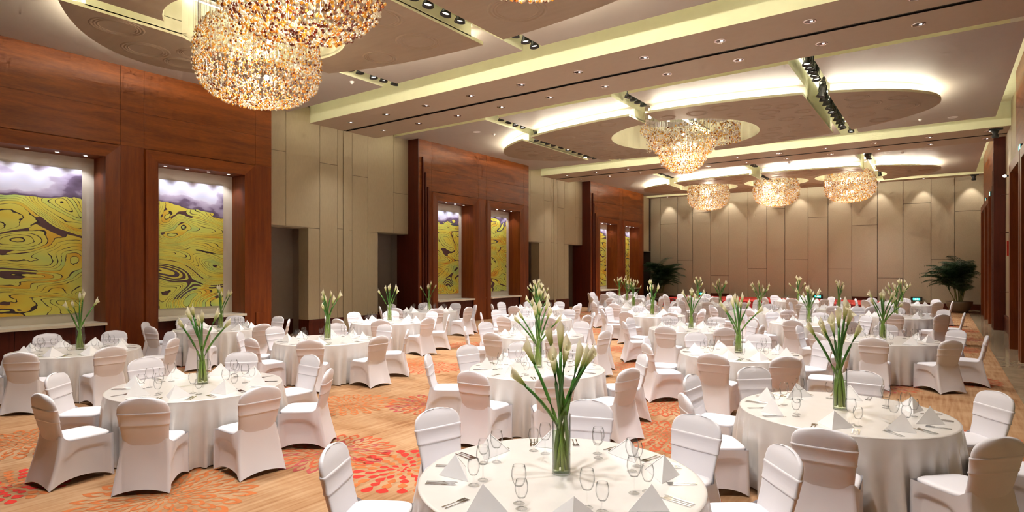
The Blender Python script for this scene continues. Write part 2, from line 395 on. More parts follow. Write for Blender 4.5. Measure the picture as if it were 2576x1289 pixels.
SLOTS = [(-12.0, -11.5), (-7.5, -7.0), (-2.92, -2.37)]
DCX, DRX, DRY = -7.1, 7.1, 3.35
HOLES = {1: [(-10.6, 6.4, 1.6), (-7.1, 4.9, 1.6), (-3.8, 5.6, 1.6)], 2: [(-7.15, 19.9, 2.42)], 3: [(-10.6, 33.5, 1.55), (-7.05, 33.5, 1.55), (-3.65, 33.5, 1.55)]}
BAYS = {1: (1.7, 10.8, 6.05), 2: (15.15, 24.25, 19.68), 3: (28.6, 37.5, 33.3)}
def circ(cx, cy, r, n=48): return [(cx+r*math.cos(2*PI*i/n), cy+r*math.sin(2*PI*i/n)) for i in range(n)]
def ell(cx, cy, a, b, n=120): return [(cx+a*math.cos(2*PI*i/n), cy+b*math.sin(2*PI*i/n)) for i in range(n)]
for bay, (y0, y1, cy) in BAYS.items():
    # taupe panels between the slots
    xs = [XB-.3]+[q for s_ in SLOTS for q in s_]+[1.1]
    for k in range(4):
        xa, xb_ = xs[2*k], xs[2*k+1]
        me = MB().box(xa, xb_, y0, y1, ZM, ZT+.02).mesh('ceiling_panel', M['mauve'])
        cuts = [MB().prism(circ(hx, hy, hr), ZM-.2, ZT-.01).mesh('c', M['cream']) for hx, hy, hr in HOLES[bay] if hx+hr > xa and hx-hr < xb_]
        if cuts: me = boolean(me, cuts)
        inst('ceiling_panel', paint_by_normal(me, M['mauve'], M['cream']), ceil)
    # brown disc with its lip, cut by the slots and the chandelier openings
    solid = MB().prism(ell(DCX, cy, DRX, DRY), ZD, ZD+.07).mesh('disc', M['brown'])
    up = MB().prism(ell(DCX, cy, DRX-.38, DRY-.38), ZD+.05, ZM+.01).mesh('disc_upstand', M['cream'])
    cuts = [MB().box(a, b, cy-5, cy+5, ZD-.3, ZT).mesh('c', M['cream']) for a, b in SLOTS]
    cuts += [MB().prism(circ(hx, hy, hr), ZD-.3, ZT).mesh('c', M['cream']) for hx, hy, hr in HOLES[bay]]
    disc = inst('ceiling_disc', paint_by_normal(boolean(solid, cuts), M['brown'], M['cream']), ceil)
    inst('disc_upstand', paint_by_normal(boolean(up, cuts), M['cream'], M['cream']), disc)
    # cove light strip on the lip
    cv = MB(); n = 160
    for i in range(n):
        a0, a1 = 2*PI*i/n, 2*PI*(i+1)/n
        xm = DCX+(DRX-.16)*math.cos((a0+a1)/2)
        if any(a-.06 < xm < b+.06 for a, b in SLOTS): continue
        q = []
        for (a, rr) in ((a0, .20), (a1, .20), (a1, .27), (a0, .27)):
            q.append((DCX+(DRX-rr)*math.cos(a), cy+(DRY-rr)*math.sin(a)))
        cv.add([(x, y, ZD+.085) for x, y in q[:2]]+[(x, y, ZD+.118) for x, y in q[:2]], [(0, 1, 3, 2)])
    cv.obj('cove_strip', M['cove'], disc)
    # embossed ripple rings
    ring_cfg = {}
    for tries in range(900):
        rr = random.choice([.34, .42, .5, .62] if bay == 1 else [.22, .28, .34, .42])
        x = random.uniform(DCX-DRX+.5, DCX+DRX-.5); y = random.uniform(cy-DRY+.4, cy+DRY-.4)
        if ((x-DCX)/(DRX-rr-.15))**2+((y-cy)/(DRY-rr-.15))**2 > 1: continue
        if any(a-rr-.05 < x < b+rr+.05 for a, b in SLOTS): continue
        if any(math.hypot(x-hx, y-hy) < hr+rr+.08 for hx, hy, hr in HOLES[bay]): continue
        if any(math.hypot(x-q[0], y-q[1]) < rr+q[2]+.08 for q in ring_cfg.values()): continue
        ring_cfg[len(ring_cfg)] = (x, y, rr)
        if len(ring_cfg) >= (26 if bay == 1 else 60): break
    if 'ring_mesh' not in M:
        rb = MB()
        for R_, w_, h_ in ((1.0, .07, .014), (.86, .05, .012), (.74, .045, .010)):
            rb.lathe([(R_-w_, 0.002), (R_-w_*.4, -h_), (R_+w_*.4, -h_), (R_+w_, 0.002)], 40)
        M['ring_mesh'] = rb.mesh('relief_ring', M['brown'], smooth=True)
    for (x, y, rr) in ring_cfg.values():
        inst('relief_ring', M['ring_mesh'], disc, (x, y, ZD), (0, 0, 0), (rr, rr, .9 if bay == 1 else .6))

# beams with their cream sides and the black track groove
BEAMS = [(-1.86, .86, ZB), (11.57, 14.29, ZB), (25.0, 27.72, ZB), (38.15, YF+.1, 6.95)]
for bi, (y0, y1, zb) in enumerate(BEAMS):
    mb = MB()
    if bi < 3:
        ym = (y0+y1)/2
        mb.box(XB-.2, XR+.3, y0, ym-.05, zb, ZT+.02); mb.box(XB-.2, XR+.3, ym+.05, y1, zb, ZT+.02)
    else: mb.box(XB-.2, XR+.3, y0, y1, zb, ZT+.02)
    me = paint_by_normal(mb.mesh('beam', M['beam']), M['beam'], M['cream'])
    b = inst('beam', me, ceil)
    if bi < 3:
        MB().box(XB-.2, XR+.3, ym-.05, ym+.05, zb+.06, zb+.2).obj('partition_track', M['black'], b)
        MB().box(XB-.2, XR+.3, ym-.062, ym-.046, zb-.008, zb+.08).obj('track_edge', M['black'], b)
        MB().box(XB-.2, XR+.3, ym+.046, ym+.062, zb-.008, zb+.08).obj('track_edge', M['black'], b)
# bay behind the camera
MB().box(XB-.3, 1.4, -9, -2.6, ZM, ZT+.02).obj('ceiling_panel', M['mauve'], ceil)
# ledge and hidden cove along the right wall, glowing strips added to brighten the slot insides
for bay, (y0, y1, cy) in BAYS.items():
    me = MB().box(1.1, 1.4, y0, y1, ZM, ZM+.12).mesh('cove_ledge', M['mauve'])
    inst('cove_ledge', paint_by_normal(me, M['mauve'], M['white_paint']), ceil)
    MB().box(1.14, 1.20, y0+.1, y1-.1, ZM+.13, ZM+.14).obj('cove_strip', M['cove_s'], ceil)
    for yy in (y0-.04, y1+.02):
        MB().box(XB, 1.1, yy, yy+.02, ZT-.16, ZT-.13).obj('recess_strip', M['cove_r'], ceil)
    for (a_, b_) in SLOTS:
        MB().box(a_+.01, a_+.03, y0+.1, y1-.1, ZT-.10, ZT-.08).obj('slot_fill_strip', M['cove_s'], ceil)

# ------------------------------------------------------------------ left wall
wl = MB().box(-18.2, -18.0, -9, YF+.2, 0, ZT).obj('wall_left', M['alcove']); tag(wl, 'left wall of red brown veneer bays and beige panelled piers', kind='structure')

NICHE_N = [0]
PAINT = [(3.05, 0, 0, 3.05), ]
def slab(name, x0, x1, y0, y1, z0, z1, m, par): return MB().box(x0, x1, y0, y1, z0, z1).obj(name, m, par)

def mitred_frame(y0, y1, zt, w_, par):
    # outer y0..y1, top zt; two uprights and one head, bevelled towards the niche
    x0 = XW; d = .05
    for side in (0, 1):
        ya, yb = (y0, y0+w_) if side == 0 else (y1, y1-w_)
        vs_ = [(x0, ya, 0), (x0+d, ya+(.03 if side == 0 else -.03), 0), (x0+d*.3, yb, 0), (x0, yb, 0),
               (x0, ya, zt), (x0+d, ya+(.03 if side == 0 else -.03), zt-.03), (x0+d*.3, yb, zt-w_), (x0, yb, zt-w_)]
        MB().add(vs_, [(0, 1, 5, 4), (1, 2, 6, 5), (2, 3, 7, 6), (0, 4, 7, 3), (4, 5, 6, 7), (0, 3, 2, 1)]).obj('niche_frame_upright', M['wood_v'], par, fix=True)
    vs_ = [(x0, y0, zt), (x0+d, y0+.03, zt-.03), (x0+d*.3, y0+w_, zt-w_), (x0, y0+w_, zt-w_),
           (x0, y1, zt), (x0+d, y1-.03, zt-.03), (x0+d*.3, y1-w_, zt-w_), (x0, y1-w_, zt-w_)]
    MB().add(vs_, [(0, 1, 5, 4), (1, 2, 6, 5), (2, 3, 7, 6), (0, 4, 7, 3), (4, 5, 6, 7), (0, 3, 2, 1)]).obj('niche_frame_head', M['wood'], par, fix=True)

def niche(y0, y1, idx, bright):
    wf = .32; a, b = y0+wf, y1-wf; zs, zt = .93, 4.79; xn = -16.40
    mitred_frame(y0, y1, 5.11, wf, wl)
    slab('niche_back', xn-.05, xn, a-.02, b+.02, zs, zt+.02, M['niche'], wl)
    slab('niche_reveal', xn, XW+.005, a-.03, a, zs, zt, M['wood_v'], wl)
    slab('niche_reveal', xn, XW+.005, b, b+.03, zs, zt, M['wood_v'], wl)
    slab('niche_reveal', xn, XW+.005, a-.03, b+.03, zt, zt+.03, M['wood_v'], wl)
    slab('niche_sill', xn-.02, XW+.10, a-.01, b+.01, zs-.06, zs, M['marble'], wl)
    n = 4; wd = (b-a)/n
    for k in range(n):
        slab('dado_panel', XW-.09, XW-.04, a+k*wd+.004, a+(k+1)*wd-.004, 0, zs-.06, M['wood_d'], wl)
    slab('dado_backing', XW-.2, XW-.095, a, b, 0, zs-.06, M['joint'], wl)
    # painting
    pw, pz0, pz1 = 1.68, 1.14, 4.49
    pc = (a+b)/2-.0
    pm = painting_mat(idx+1, [2.86, 2.70, 2.95, 3.02, 2.98, 3.05][idx], [0.2, .6, 1.1, .9, 1.2, 2.2][idx], [0, 0, 1, 1, 1, 1][idx])
    mb = MB(); mb.box(0, .05, 0, pw, 0, pz1-pz0)
    ob = mb.obj('landscape_painting', pm, None, (xn+.01, pc-pw/2, pz0))
    nm = ['leftmost', 'second', 'third', 'fourth', 'fifth', 'sixth'][idx]
    tag(ob, f'tall painting of yellow terraced fields, {nm} from the left in its wood niche', 'painting', 'terraced field paintings')
    for k in range(4):
        ly = a+(b-a)*(.13+.245*k)
        f = MB().lathe([(.0, 0), (.035, 0), (.05, -.006), (.055, 0)], 16).obj('niche_downlight', M['chrome'], None, (XW-.28, ly, zt))
        MB().lathe([(0.0001, -.004), (.034, -.004)], 14).obj('lamp_lens', M['lens_n'], f)
        tag(f, f'{ORD[k]} small round lamp from the left above the {nm} painting', 'downlight', 'niche lamps above the paintings')
        spot('niche_light', (XW-.28, ly, zt-.03), P_NICHE*bright, (.93, .95, 1.0), 95, .7, .02, None, (xn, ly, 2.6))

def wood_section(y0, y1, frames, idx0, bright):
    slab('veneer_backing', -16.9, -16.5, y0, y1, 0, ZT, M['wood_d'], wl)
    cuts = [y0]+[q for f in frames for q in f]+[y1]
    # piers between the frames and the two upper courses
    for k in range(0, len(cuts), 2):
        slab('veneer_panel', -16.5, XW, cuts[k], cuts[k+1]-.004, 0, 5.11, M['wood_v'], wl)
    for k in range(len(cuts)-1):
        slab('veneer_panel', -16.5, XW, cuts[k]+.003, cuts[k+1]-.003, 5.114, 5.95, M['wood'], wl)
        slab('veneer_panel', -16.5, XW, cuts[k]+.003, cuts[k+1]-.003, 5.954, ZM+.02, M['wood'], wl)
    for k, f in enumerate(frames): niche(f[0], f[1], idx0+k, bright)
    # stepped fins at the start of the bay
    slab('corner_post', -16.6, XW+.002, y0-.03, y0+.03, 0, ZM, M['wood_d'], wl)
    for yy, zz in ((y0+.16, 6.35), (y0+.30, 5.78), (y0+.44, 5.25)):
        slab('stepped_fin', XW-.02, XW+.07, yy, yy+.05, 0, zz, M['wood_d'], wl)

wood_section(-4.0, 9.90, [(-3.4, -.6), (-.1, 2.7), (3.14, 5.99), (6.5, 9.4)][2:], 0, 1.0)
wood_section(15.89, 23.16, [(16.59, 19.40), (19.94, 22.77)], 2, .8)
wood_section(29.27, 36.50, [(30.07, 32.89), (33.39, 36.12)], 4, .7)

def beige_section(dy, last=False):
    y9, y15 = 9.90+dy, 15.89+dy
    g = .006
    ztop = ZM+.3
    P_ = []   # (y0,y1,z0,z1)
    if not last:
        P_ += [(9.90, 10.71, 3.46, 5.75), (9.90, 10.71, 5.75, ztop), (10.71, 11.94, 3.46, ztop), (11.51, 11.94, .54, 3.46),
               (11.94, 12.63, .54, 5.60), (11.94, 12.63, 5.60, ztop), (12.63, 12.86, .54, 3.50), (12.63, 12.86, 3.50, ztop), (12.86, 13.08, .0, ztop),
               (13.08, 13.24, .54, 3.48), (13.08, 13.24, 3.48, ztop), (13.24, 13.92, .54, 5.35), (13.24, 13.92, 5.35, ztop),
               (13.92, 14.37, .54, 3.46), (13.92, 15.13, 3.46, ztop), (15.13, 15.89, 3.46, 4.95), (15.13, 15.89, 4.95, ztop)]
        slab('pier_backing', XB-.5, XB-.03, 11.51+dy, 14.37+dy, 0, ZT, M['joint'], wl)
        slab('lintel_backing', XB-.5, XB-.03, 9.90+dy, 11.52+dy, 3.48, ZT, M['joint'], wl)
        slab('lintel_backing', XB-.5, XB-.03, 14.36+dy, 15.89+dy, 3.48, ZT, M['joint'], wl)
        slab('lintel_soffit', XB-.5, XB, 9.90+dy, 11.51+dy, 3.455, 3.48, M['beige'], wl)
        slab('lintel_soffit', XB-.5, XB, 14.37+dy, 15.89+dy, 3.455, 3.48, M['beige'], wl)
        slab('pier_jamb', XB-.5, XB-.002, 11.505+dy, 11.515+dy, .54, 3.46, M['beige'], wl)
        slab('pier_jamb', XB-.5, XB-.002, 14.365+dy, 14.375+dy, .54, 3.46, M['beige'], wl)
        for ya, yb in ((11.50, 12.85), (13.09, 14.38)):
            slab('pier_plinth', XB-.5, XB+.03, ya+dy, yb+dy, 0, .46, M['wood_d'], wl)
            slab('pier_plinth_cap', XB-.5, XB+.05, ya+dy, yb+dy, .46, .54, M['wood_d'], wl)
        # passage behind the openings
        for ya, yb in ((9.9, 11.51), (14.37, 15.89)):
            ym = (ya+yb)/2+dy
            slab('passage_lining', XB-1.35, XB-1.3, ya-.4+dy, ym-.006, .5, 3.8, M['alcove'], wl)
            slab('passage_lining', XB-1.35, XB-1.3, ym+.006, yb+.9+dy, .5, 3.8, M['alcove'], wl)
            slab('passage_plinth', XB-1.35, XB-1.26, ya-.4+dy, yb+.9+dy, 0, .5, M['wood_d'], wl)
            slab('passage_ceiling', XB-1.35, XB-.5, ya-.4+dy, yb+.9+dy, 3.5, 3.55, M['alcove'], wl)
            slab('passage_side', XB-1.35, XB-.5, yb+.3+dy, yb+.36+dy, 0, 3.5, M['alcove'], wl)
    else:
        P_ += [(36.50-dy, 37.15-dy, 3.3, 5.0), (36.50-dy, 37.15-dy, 5.0, ztop), (37.15-dy, 38.6-dy, 3.3, ztop)]
        slab('pier_backing', XB-.5, XB-.03, 36.5, YF, 3.32, ZT, M['joint'], wl)
        slab('passage_lining', XB-1.0, XB-.95, 36.5, YF, 0, 3.4, M['alcove'], wl)
        slab('lintel_soffit', XB-1., XB, 36.5, YF, 3.29, 3.32, M['alcove'], wl)
    for (a, b, z0, z1) in P_:
        x1 = XB if not (12.85 < a < 12.87) else XB+.03
        slab('beige_panel', XB-.03, x1, a+dy+g, b+dy-g, z0+g, z1-g, M['beige'], wl)

beige_section(0); beige_section(PER-.06); beige_section(PER*2-.06, True)
# dark red door inside the second passage
dr = MB().box(XB-1.29, XB-1.22, 27.95, 28.95, 0, 2.25).obj('door_1', M['wood_d']); tag(dr, 'dark red door inside the passage by the second beige pier', kind='structure')
MB().box(XB-1.22, XB-1.18, 28.05, 28.09, .95, 1.15).obj('door_handle', M['steel'], dr)

# ------------------------------------------------------------------ far wall
wf_ = MB().box(-18.2, 2.6, YF+.03, YF+.2, 0, ZT).obj('wall_far', M['joint']); tag(wf_, 'far wall of tall beige fabric panels in a staggered grid', kind='structure')
FX = [-16.27, -15.55, -14.35, -13.33, -12.15, -10.98, -9.82, -8.71, -7.68, -6.40, -5.35, -4.14, -2.89, -1.69, -.44, .58, 1.83]
FZ = [None, 5.16, 2.70, 5.82, 1.69, None, 2.15, 5.80, 2.68, 5.17, 2.13, 4.60, 1.63, 5.68, 2.64, 5.15]
REC = {0: .02, 7: .05, 8: .02, 9: .05, 10: .0, 13: .02}
for k in range(16):
    a, b = FX[k]+.012, FX[k+1]-.012; yy = YF-REC.get(k, .03)
    zs_ = [.30, FZ[k], ZM+.1] if FZ[k] else [.30, ZM+.1]
    if k in (4, 11): zs_[0] = .55
    for q in range(len(zs_)-1):
        slab('fabric_panel', a, b, yy, YF+.04, zs_[q]+.01, zs_[q+1]-.01, M['beige_far'], wf_)
    if k in (4, 11): slab('floor_grille', a, b, YF-.01, YF+.04, .3, .54, M['wood_d'], wf_)
slab('baseboard', XB, XR, YF-.05, YF+.04, 0, .30, M['wood_d'], wf_)
# wall washers in the cornice
for k in range(9):
    x = -14.9+k*2.02
    f = MB().lathe([(0, 0), (.05, 0), (.065, -.008), (.07, 0)], 16).obj('wall_washer', M['chrome'], None, (x, YF-.42, 6.95))
    MB().lathe([(0.0001, -.005), (.045, -.005)], 12).obj('lamp_lens', M['lens_d'], f)
    tag(f, f'{ORD[k]} small wall washer lamp from the left above the far wall', 'downlight', 'wall washers above the far wall')
    spot('washer_light', (x, YF-.42, 6.92), P_WASH, (1, .88, .74), 70, .5, .03)

# ------------------------------------------------------------------ right wall and the wall behind the camera
wr = MB().box(XR+.35, XR+.5, -9, YF+.2, 0, ZT).obj('wall_right', M['wood']); tag(wr, 'right wall of wood door surrounds and beige piers', kind='structure')
wb_ = MB().box(-18.2, 2.6, -9.2, -9, 0, ZT).obj('wall_back', M['beige']); tag(wb_, 'plain beige wall behind the camera', kind='structure')
def right_section(y0, y1, frames):
    cuts = [y0]+[q for f in frames for q in f]+[y1]
    for k in range(0, len(cuts), 2):
        slab('veneer_panel', XR-.16, XR+.36, cuts[k]+.003, cuts[k+1]-.003, 0, 5.0, M['wood_v'], wr)
    slab('veneer_panel', XR-.16, XR+.36, y0, y1, 5.004, ZT, M['wood'], wr)
    for k, (a, b) in enumerate(frames):
        w_ = .28
        slab('door_surround', XR-.33, XR+.0, a, a+w_, 0, 4.75, M['wood_v'], wr)
        slab('door_surround', XR-.33, XR+.0, b-w_, b, 0, 4.75, M['wood_v'], wr)
        slab('door_surround_head', XR-.33, XR+.0, a, b, 4.75, 5.0, M['wood_v'], wr)
        slab('door_leaf', XR+.10, XR+.16, a+w_, (a+b)/2-.004, 0, 4.75, M['wood_d'], wr)
        slab('door_leaf', XR+.10, XR+.16, (a+b)/2+.004, b-w_, 0, 4.75, M['wood_d'], wr)
right_section(12.5, 21.4, [(15.6, 18.3), (18.4, 21.15)])
right_section(27.0, 36.9, [(29.85, 32.55), (32.65, 35.35)])
for yy, zz in ((27.0, 7.0), (27.3, 6.3), (27.6, 5.7), (27.9, 5.2)):
    slab('stepped_fin', XR-.33, XR-.01, yy-.02, yy+.10, 0, zz, M['wood_d'], wr)
for (a, b, z0, z1) in ((21.4, 22.9, .55, 3.1), (21.4, 22.9, 3.1, ZT), (22.9, 24.9, .55, 4.4), (22.9, 24.9, 4.4, ZT), (24.9, 27.0, .55, ZT), (36.9, YF, .55, 4.3), (36.9, YF, 4.3, ZT)):
    slab('beige_panel', XR, XR+.36, a+.006, b-.006, z0+.006, z1-.006, M['beige'], wr)
slab('pier_plinth', XR-.04, XR+.36, 21.4, 27.0, 0, .48, M['wood_d'], wr)
slab('pier_plinth', XR-.04, XR+.36, 36.9, YF, 0, .48, M['wood_d'], wr)
slab('pier_plinth_cap', XR-.06, XR+.36, 21.4, 27.0, .48, .55, M['wood_d'], wr)
slab('beige_panel', XR, XR+.36, -9, 12.49, 0, ZT, M['beige'], wr)

# small fittings on the walls
o = MB().box(XW, XW+.03, 9.41, 9.71, .55, .93).obj('wall_access_plate', M['wood_v']); tag(o, 'small brown access plate low on the wood pier beside the second painting', 'plate')
o = MB().box(XR-.05, XR, 25.72, 25.84, 2.6, 3.1).obj('alarm_light', M['petal_r']); tag(o, 'narrow red alarm light on the beige pier of the right wall', 'alarm')
o = empty('wall_lamp', (XR, 25.8, 5.27)); tag(o, 'small white lamp glowing on the beige pier of the right wall', 'lamp')
MB().box(-.06, 0, -.05, .05, -.03, .03).obj('arm', M['black'], o); MB().lathe([(.0001, -.05), (.05, -.03), (.06, .03), (.0001, .05)], 12).obj('shade', M['lens'], o, (-.10, 0, 0), smooth=True)
for k, z in enumerate((4.66, 3.38, 1.39)):
    o = empty('wall_hook', (XR, 25.8, z)); tag(o, f"{['highest', 'middle', 'lowest'][k]} dark metal hook sticking out of the right wall pier", 'hook', 'hooks on the right pier')
    MB().box(-.20, 0, -.012, .012, -.012, .012).obj('rod', M['wood_d'], o); MB().box(-.22, -.20, -.03, .03, -.03, .03).obj('knob', M['wood_d'], o)
# ------------------------------------------------------------------ carpet rosettes
def petal_pts(L, Wd, tipped, n=8):
    pts = []
    for i in range(n+1):
        t = i/n; q = t**(.95 if tipped else 1.55)
        pts.append((L*t, Wd*.5*(math.sin(PI*q)**(.85 if tipped else .75) if 0 < t < 1 else 0)))
    lo = [(x, -y) for x, y in pts[1:-1]][::-1]
    return pts+lo
def rosette_mesh(name, hollow, mats, seed):
    rnd = random.Random(seed); mb = MB()
    R_ = [.03, .095, .185, .295, .42, .56]
    for k, r0 in enumerate(R_):
        n = [6, 9, 13, 17, 20, 23][k]
        L = [.06, .095, .12, .14, .155, .165][k]; L = L*(1.38 if hollow else 1.05); Wd = 2*PI*(r0+L*.6)/n*(.70 if not hollow else .72)
        for i in range(n):
            a = 2*PI*(i+.5*(k % 2))/n+rnd.uniform(-.03, .03)
            mi = rnd.choice([0, 0, 1]) if len(mats) > 1 else 0
            Lk = L*rnd.uniform(.88, 1.12)
            out = petal_pts(Lk, Wd*rnd.uniform(.82, 1.05), hollow)
            ca, sa = math.cos(a), math.sin(a)
            tr = lambda p: ((r0+p[0])*ca-p[1]*sa, (r0+p[0])*sa+p[1]*ca, 0)
            if not hollow: mb.add([tr(p) for p in out], [tuple(range(len(out)-1, -1, -1))], mi)
            else:
                inn = [(Lk*.02+x*.66, y*.56) for x, y in out]
                m_ = len(out); vs_ = [tr(p) for p in out]+[tr(p) for p in inn]
                fs_ = [(q, m_+q, m_+(q+1) % m_, (q+1) % m_) for q in range(m_) if not (q in (0, m_-1))]
                mb.add(vs_, fs_, mi)
    mb.add([(.035*math.cos(q*PI/4), .02*math.sin(q*PI/4), 0) for q in range(8)], [tuple(range(8))], 0)
    me = mb.mesh(name, mats)
    return me
ROS = [rosette_mesh('carpet_rosette', False, [M['petal_r'], M['petal_o']], 1), rosette_mesh('carpet_rosette', True, [M['petal_o']], 2),
       rosette_mesh('carpet_rosette', True, [M['petal_v'], M['petal_m']], 3), rosette_mesh('carpet_rosette', True, [M['petal_v']], 4)]
spots_r = [(-4.74, 4.57, 0, .98), (-7.75, 6.2, 1, .98), (-6.65, 7.05, 2, .98), (-5.9, 4.5, 2, .95), (-7.6, 1.85, 0, .8), (-9.33, 2.47, 1, 1.0), (-6.03, 2.69, 1, 1.05),
           (-2.96, 7.5, 3, 1), (-3.6, 9.1, 3, .95), (-9.15, 9.56, 3, 1), (-10.3, 9.5, 1, 1), (-6.65, 14.9, 3, 1), (-5.42, 12.3, 3, 1), (.2, 14.56, 3, 1), (.35, 9.3, 3, 1), (-8.08, 17.22, 3, 1), (-1.05, 13.0, 2, 1), (.3, 26.0, 3, 1), (.2, 20.0, 3, 1), (.3, 23.0, 2, 1)]
for t in range(4000):
    x, y = random.uniform(-15, .3), random.uniform(-1, 37)
    if min(math.hypot(x-q[0], y-q[1]) for q in spots_r) < 1.75: continue
    spots_r.append((x, y, random.choice([1, 3, 2, 3, 0]), random.uniform(.85, 1.05)))
    if len(spots_r) >= 105: break
for i, (x, y, k, s_) in enumerate(spots_r):
    inst('carpet_rosette', ROS[k], floor, (x, y, .0015+.0006*(i % 3)), (0, 0, random.uniform(0, 6.28)), (s_, s_, 1))

# ================================================================== CEILING FIXTURES
# recessed downlights in the beams
DL = MB().lathe([(.082, -.002), (.09, -.008), (.11, -.008), (.118, 0.0)], 24).mesh('trim_ring', M['chrome'], smooth=True)
DLr = MB().lathe([(.0001, -.0015), (.083, -.0015)], 24).mesh('reflector', M['dark_refl'])
DLc = MB().lathe([(.0001, -.012), (.02, -.010), (.028, -.003)], 12, cx=.03).mesh('lamp', M['lens_d'], smooth=True)
DLv = MB()
for q in (-.045, .0, .045): DLv.box(-.07, .07, q-.005, q+.005, -.008, -.001)
DLv = DLv.mesh('louvre', M['chrome'])
for bi, (ya, yb) in ((1, (12.25, 13.61)), (2, (25.62, 27.05))):
    for row, yy in enumerate((ya, yb)):
        for k in range(11):
            x = -15.15+1.645*k
            o = empty('recessed_downlight', (x, yy, ZB))
            tag(o, f"{ORD[k]} recessed downlight from the left wall, {['near', 'far'][row]} row of the {['', 'front', 'rear'][bi]} beam", 'downlight', 'downlights in the beams')
            inst('trim_ring', DL, o); inst('reflector', DLr, o); inst('lamp', DLc, o); inst('louvre', DLv, o)
            if k % 2 == row: spot('downlight_light', (x, yy, ZB-.02), P_DOWN*2, NEUT, 80, .8, .06)

# track spotlights in the slots
hb = MB(); hb.lathe([(.0001, .30), (.045, .30), (.05, .20), (.042, .14), (.055, .10), (.085, .02), (.088, 0), (.080, 0.002), (.058, .045), (.0001, .05)], 16)
HEAD = hb.mesh('head', M['black'], smooth=True)
LENS = MB().lathe([(.0001, .04), (.055, .04)], 16).mesh('lamp_lens', M['lens'])
YOKE = MB().box(-.065, -.053, -.015, .015, .12, .36).box(.053, .065, -.015, .015, .12, .36).box(-.065, .065, -.015, .015, .36, .375).mesh('yoke', M['black'])
ADPT = MB().box(-.03, .03, -.05, .05, .375, .46).mesh('track_adaptor', M['black'])
TR = {
 ('middle', 1): [(7.14, 0), (7.51, 0), (7.96, 0), (8.35, 0), (10.1, 1), (10.51, 1), (10.85, 1), (2.3, 1), (2.9, 1), (3.3, 0)],
 ('left', 1): [(9.5, 1), (9.78, 1), (10.22, 1), (10.55, 1), (10.92, 1), (2.6, 1), (3.0, 1)],
 ('right', 1): [(2.3, 1), (2.7, 1), (3.6, 0), (7.5, 0), (8.0, 0), (9.6, 1), (10.0, 1)],  # mid-row pair added out of view to brighten the front tables
 ('left', 2): [(15.63, 1), (16.03, 1), (16.44, 1), (16.87, 1), (17.76, 0), (18.15, 0), (18.5, 0), (18.89, 0), (19.4, 0), (19.94, 0), (20.43, 0), (20.91, 0), (21.37, 0), (21.7, 0), (22.12, 0), (23.9, 1), (24.2, 1)],
 ('middle', 2): [(15.63, 1), (15.98, 1), (16.31, 1), (16.71, 1), (24.2, 1)],
 ('right', 2): [(15.6, 1), (15.95, 1), (16.3, 1), (16.65, 1), (17.0, 1), (17.6, 0), (18.1, 0), (18.6, 0), (19.1, 0), (19.6, 0), (20.1, 0), (20.7, 0), (21.2, 0), (21.7, 0), (22.1, 0), (24.2, 1)],
 ('left', 3): [(29.2, 1), (29.55, 1), (29.9, 1), (30.25, 1), (30.6, 1), (30.95, 1)],
 ('middle', 3): [(29.4, 1), (29.7, 1), (30.0, 1), (31.5, 0), (31.9, 0), (32.3, 0), (32.7, 0)],
 ('right', 3): [(29.6, 1), (29.9, 1), (30.2, 1), (30.5, 1), (30.8, 1), (36.6, 1)],
}
SX = {'left': -11.72, 'middle': -7.22, 'right': -2.60}
TRACK = MB()
for (side, bay), L in TR.items():
    x = SX[side]; L = sorted(L)
    y0, y1, cy = BAYS[bay]
    slab('lighting_track', x-.02, x+.02, y0+.1, y1-.1, 7.50, 7.53, M['black'], ceil)
    for k, (yy, hi) in enumerate(L):
        zz = 7.03 if hi else 6.74
        tilt = random.uniform(-.25, .25); az = random.uniform(-.6, .6)
        o = empty('track_spotlight', (x, yy, zz))
        o.rotation_euler = (tilt*.6, random.uniform(-.2, .2), az); o.scale = (1.22, 1.22, 1.1)
        place = {1: 'nearest bay', 2: 'middle bay', 3: 'far bay'}[bay]
        tag(o, f'{ORD[k]} black track spotlight from the camera in the {side} ceiling slot of the {place}', 'spotlight', 'black track spotlights in the ceiling slots')
        inst('head', HEAD, o); inst('lamp_lens', LENS, o); inst('yoke', YOKE, o); inst('track_adaptor', ADPT, o, (0, 0, 0))
        if zz < 6.9: inst('drop_rod', MB().lathe([(.008, .45), (.008, .78)], 6).mesh('drop_rod', M['black']), o)
        if k % 2 == 0 or len(L) < 8:
            n_l = len(L)//2+1 if len(L) >= 8 else len(L)
            spot('track_light', (x, yy, zz-.06), P_SPOT*(3.4/ max(n_l, 3))*{1: 1.4, 2: 1.2, 3: 1.25}[bay], NEUT, 92, 1.0, .12)

# small ceiling fittings
def fitting(x, y, z, kind, lab):
    if kind == 'sp':
        o = MB().lathe([(.0001, 0), (.11, -.004), (.13, -.012), (.14, 0)], 20).obj('ceiling_speaker', M['white_paint'], None, (x, y, z)); tag(o, lab, 'speaker')
    else:
        o = MB().lathe([(.0001, -.07), (.03, -.065), (.05, -.03), (.06, 0)], 14).obj('smoke_detector', M['white_paint'], None, (x, y, z), smooth=True); tag(o, lab, 'detector')
fitting(-.55, 23.3, ZM, 'sm', 'white smoke detector near the right end of the middle bay')
fitting(.3, 23.6, ZM, 'sp', 'round ceiling speaker near the right end of the middle bay')
fitting(-13.3, 16.3, ZM, 'sp', 'round ceiling speaker at the left of the middle bay')
fitting(-13.0, 16.9, ZM, 'sm', 'white smoke detector at the left of the middle bay')
fitting(-12.6, 22.9, ZM, 'sm', 'white smoke detector behind the left tip of the middle disc')
fitting(-1.3, 29.5, ZM, 'sm', 'white smoke detector at the right of the far bay')
fitting(-.4, 29.4, ZM, 'sp', 'round ceiling speaker at the right of the far bay')
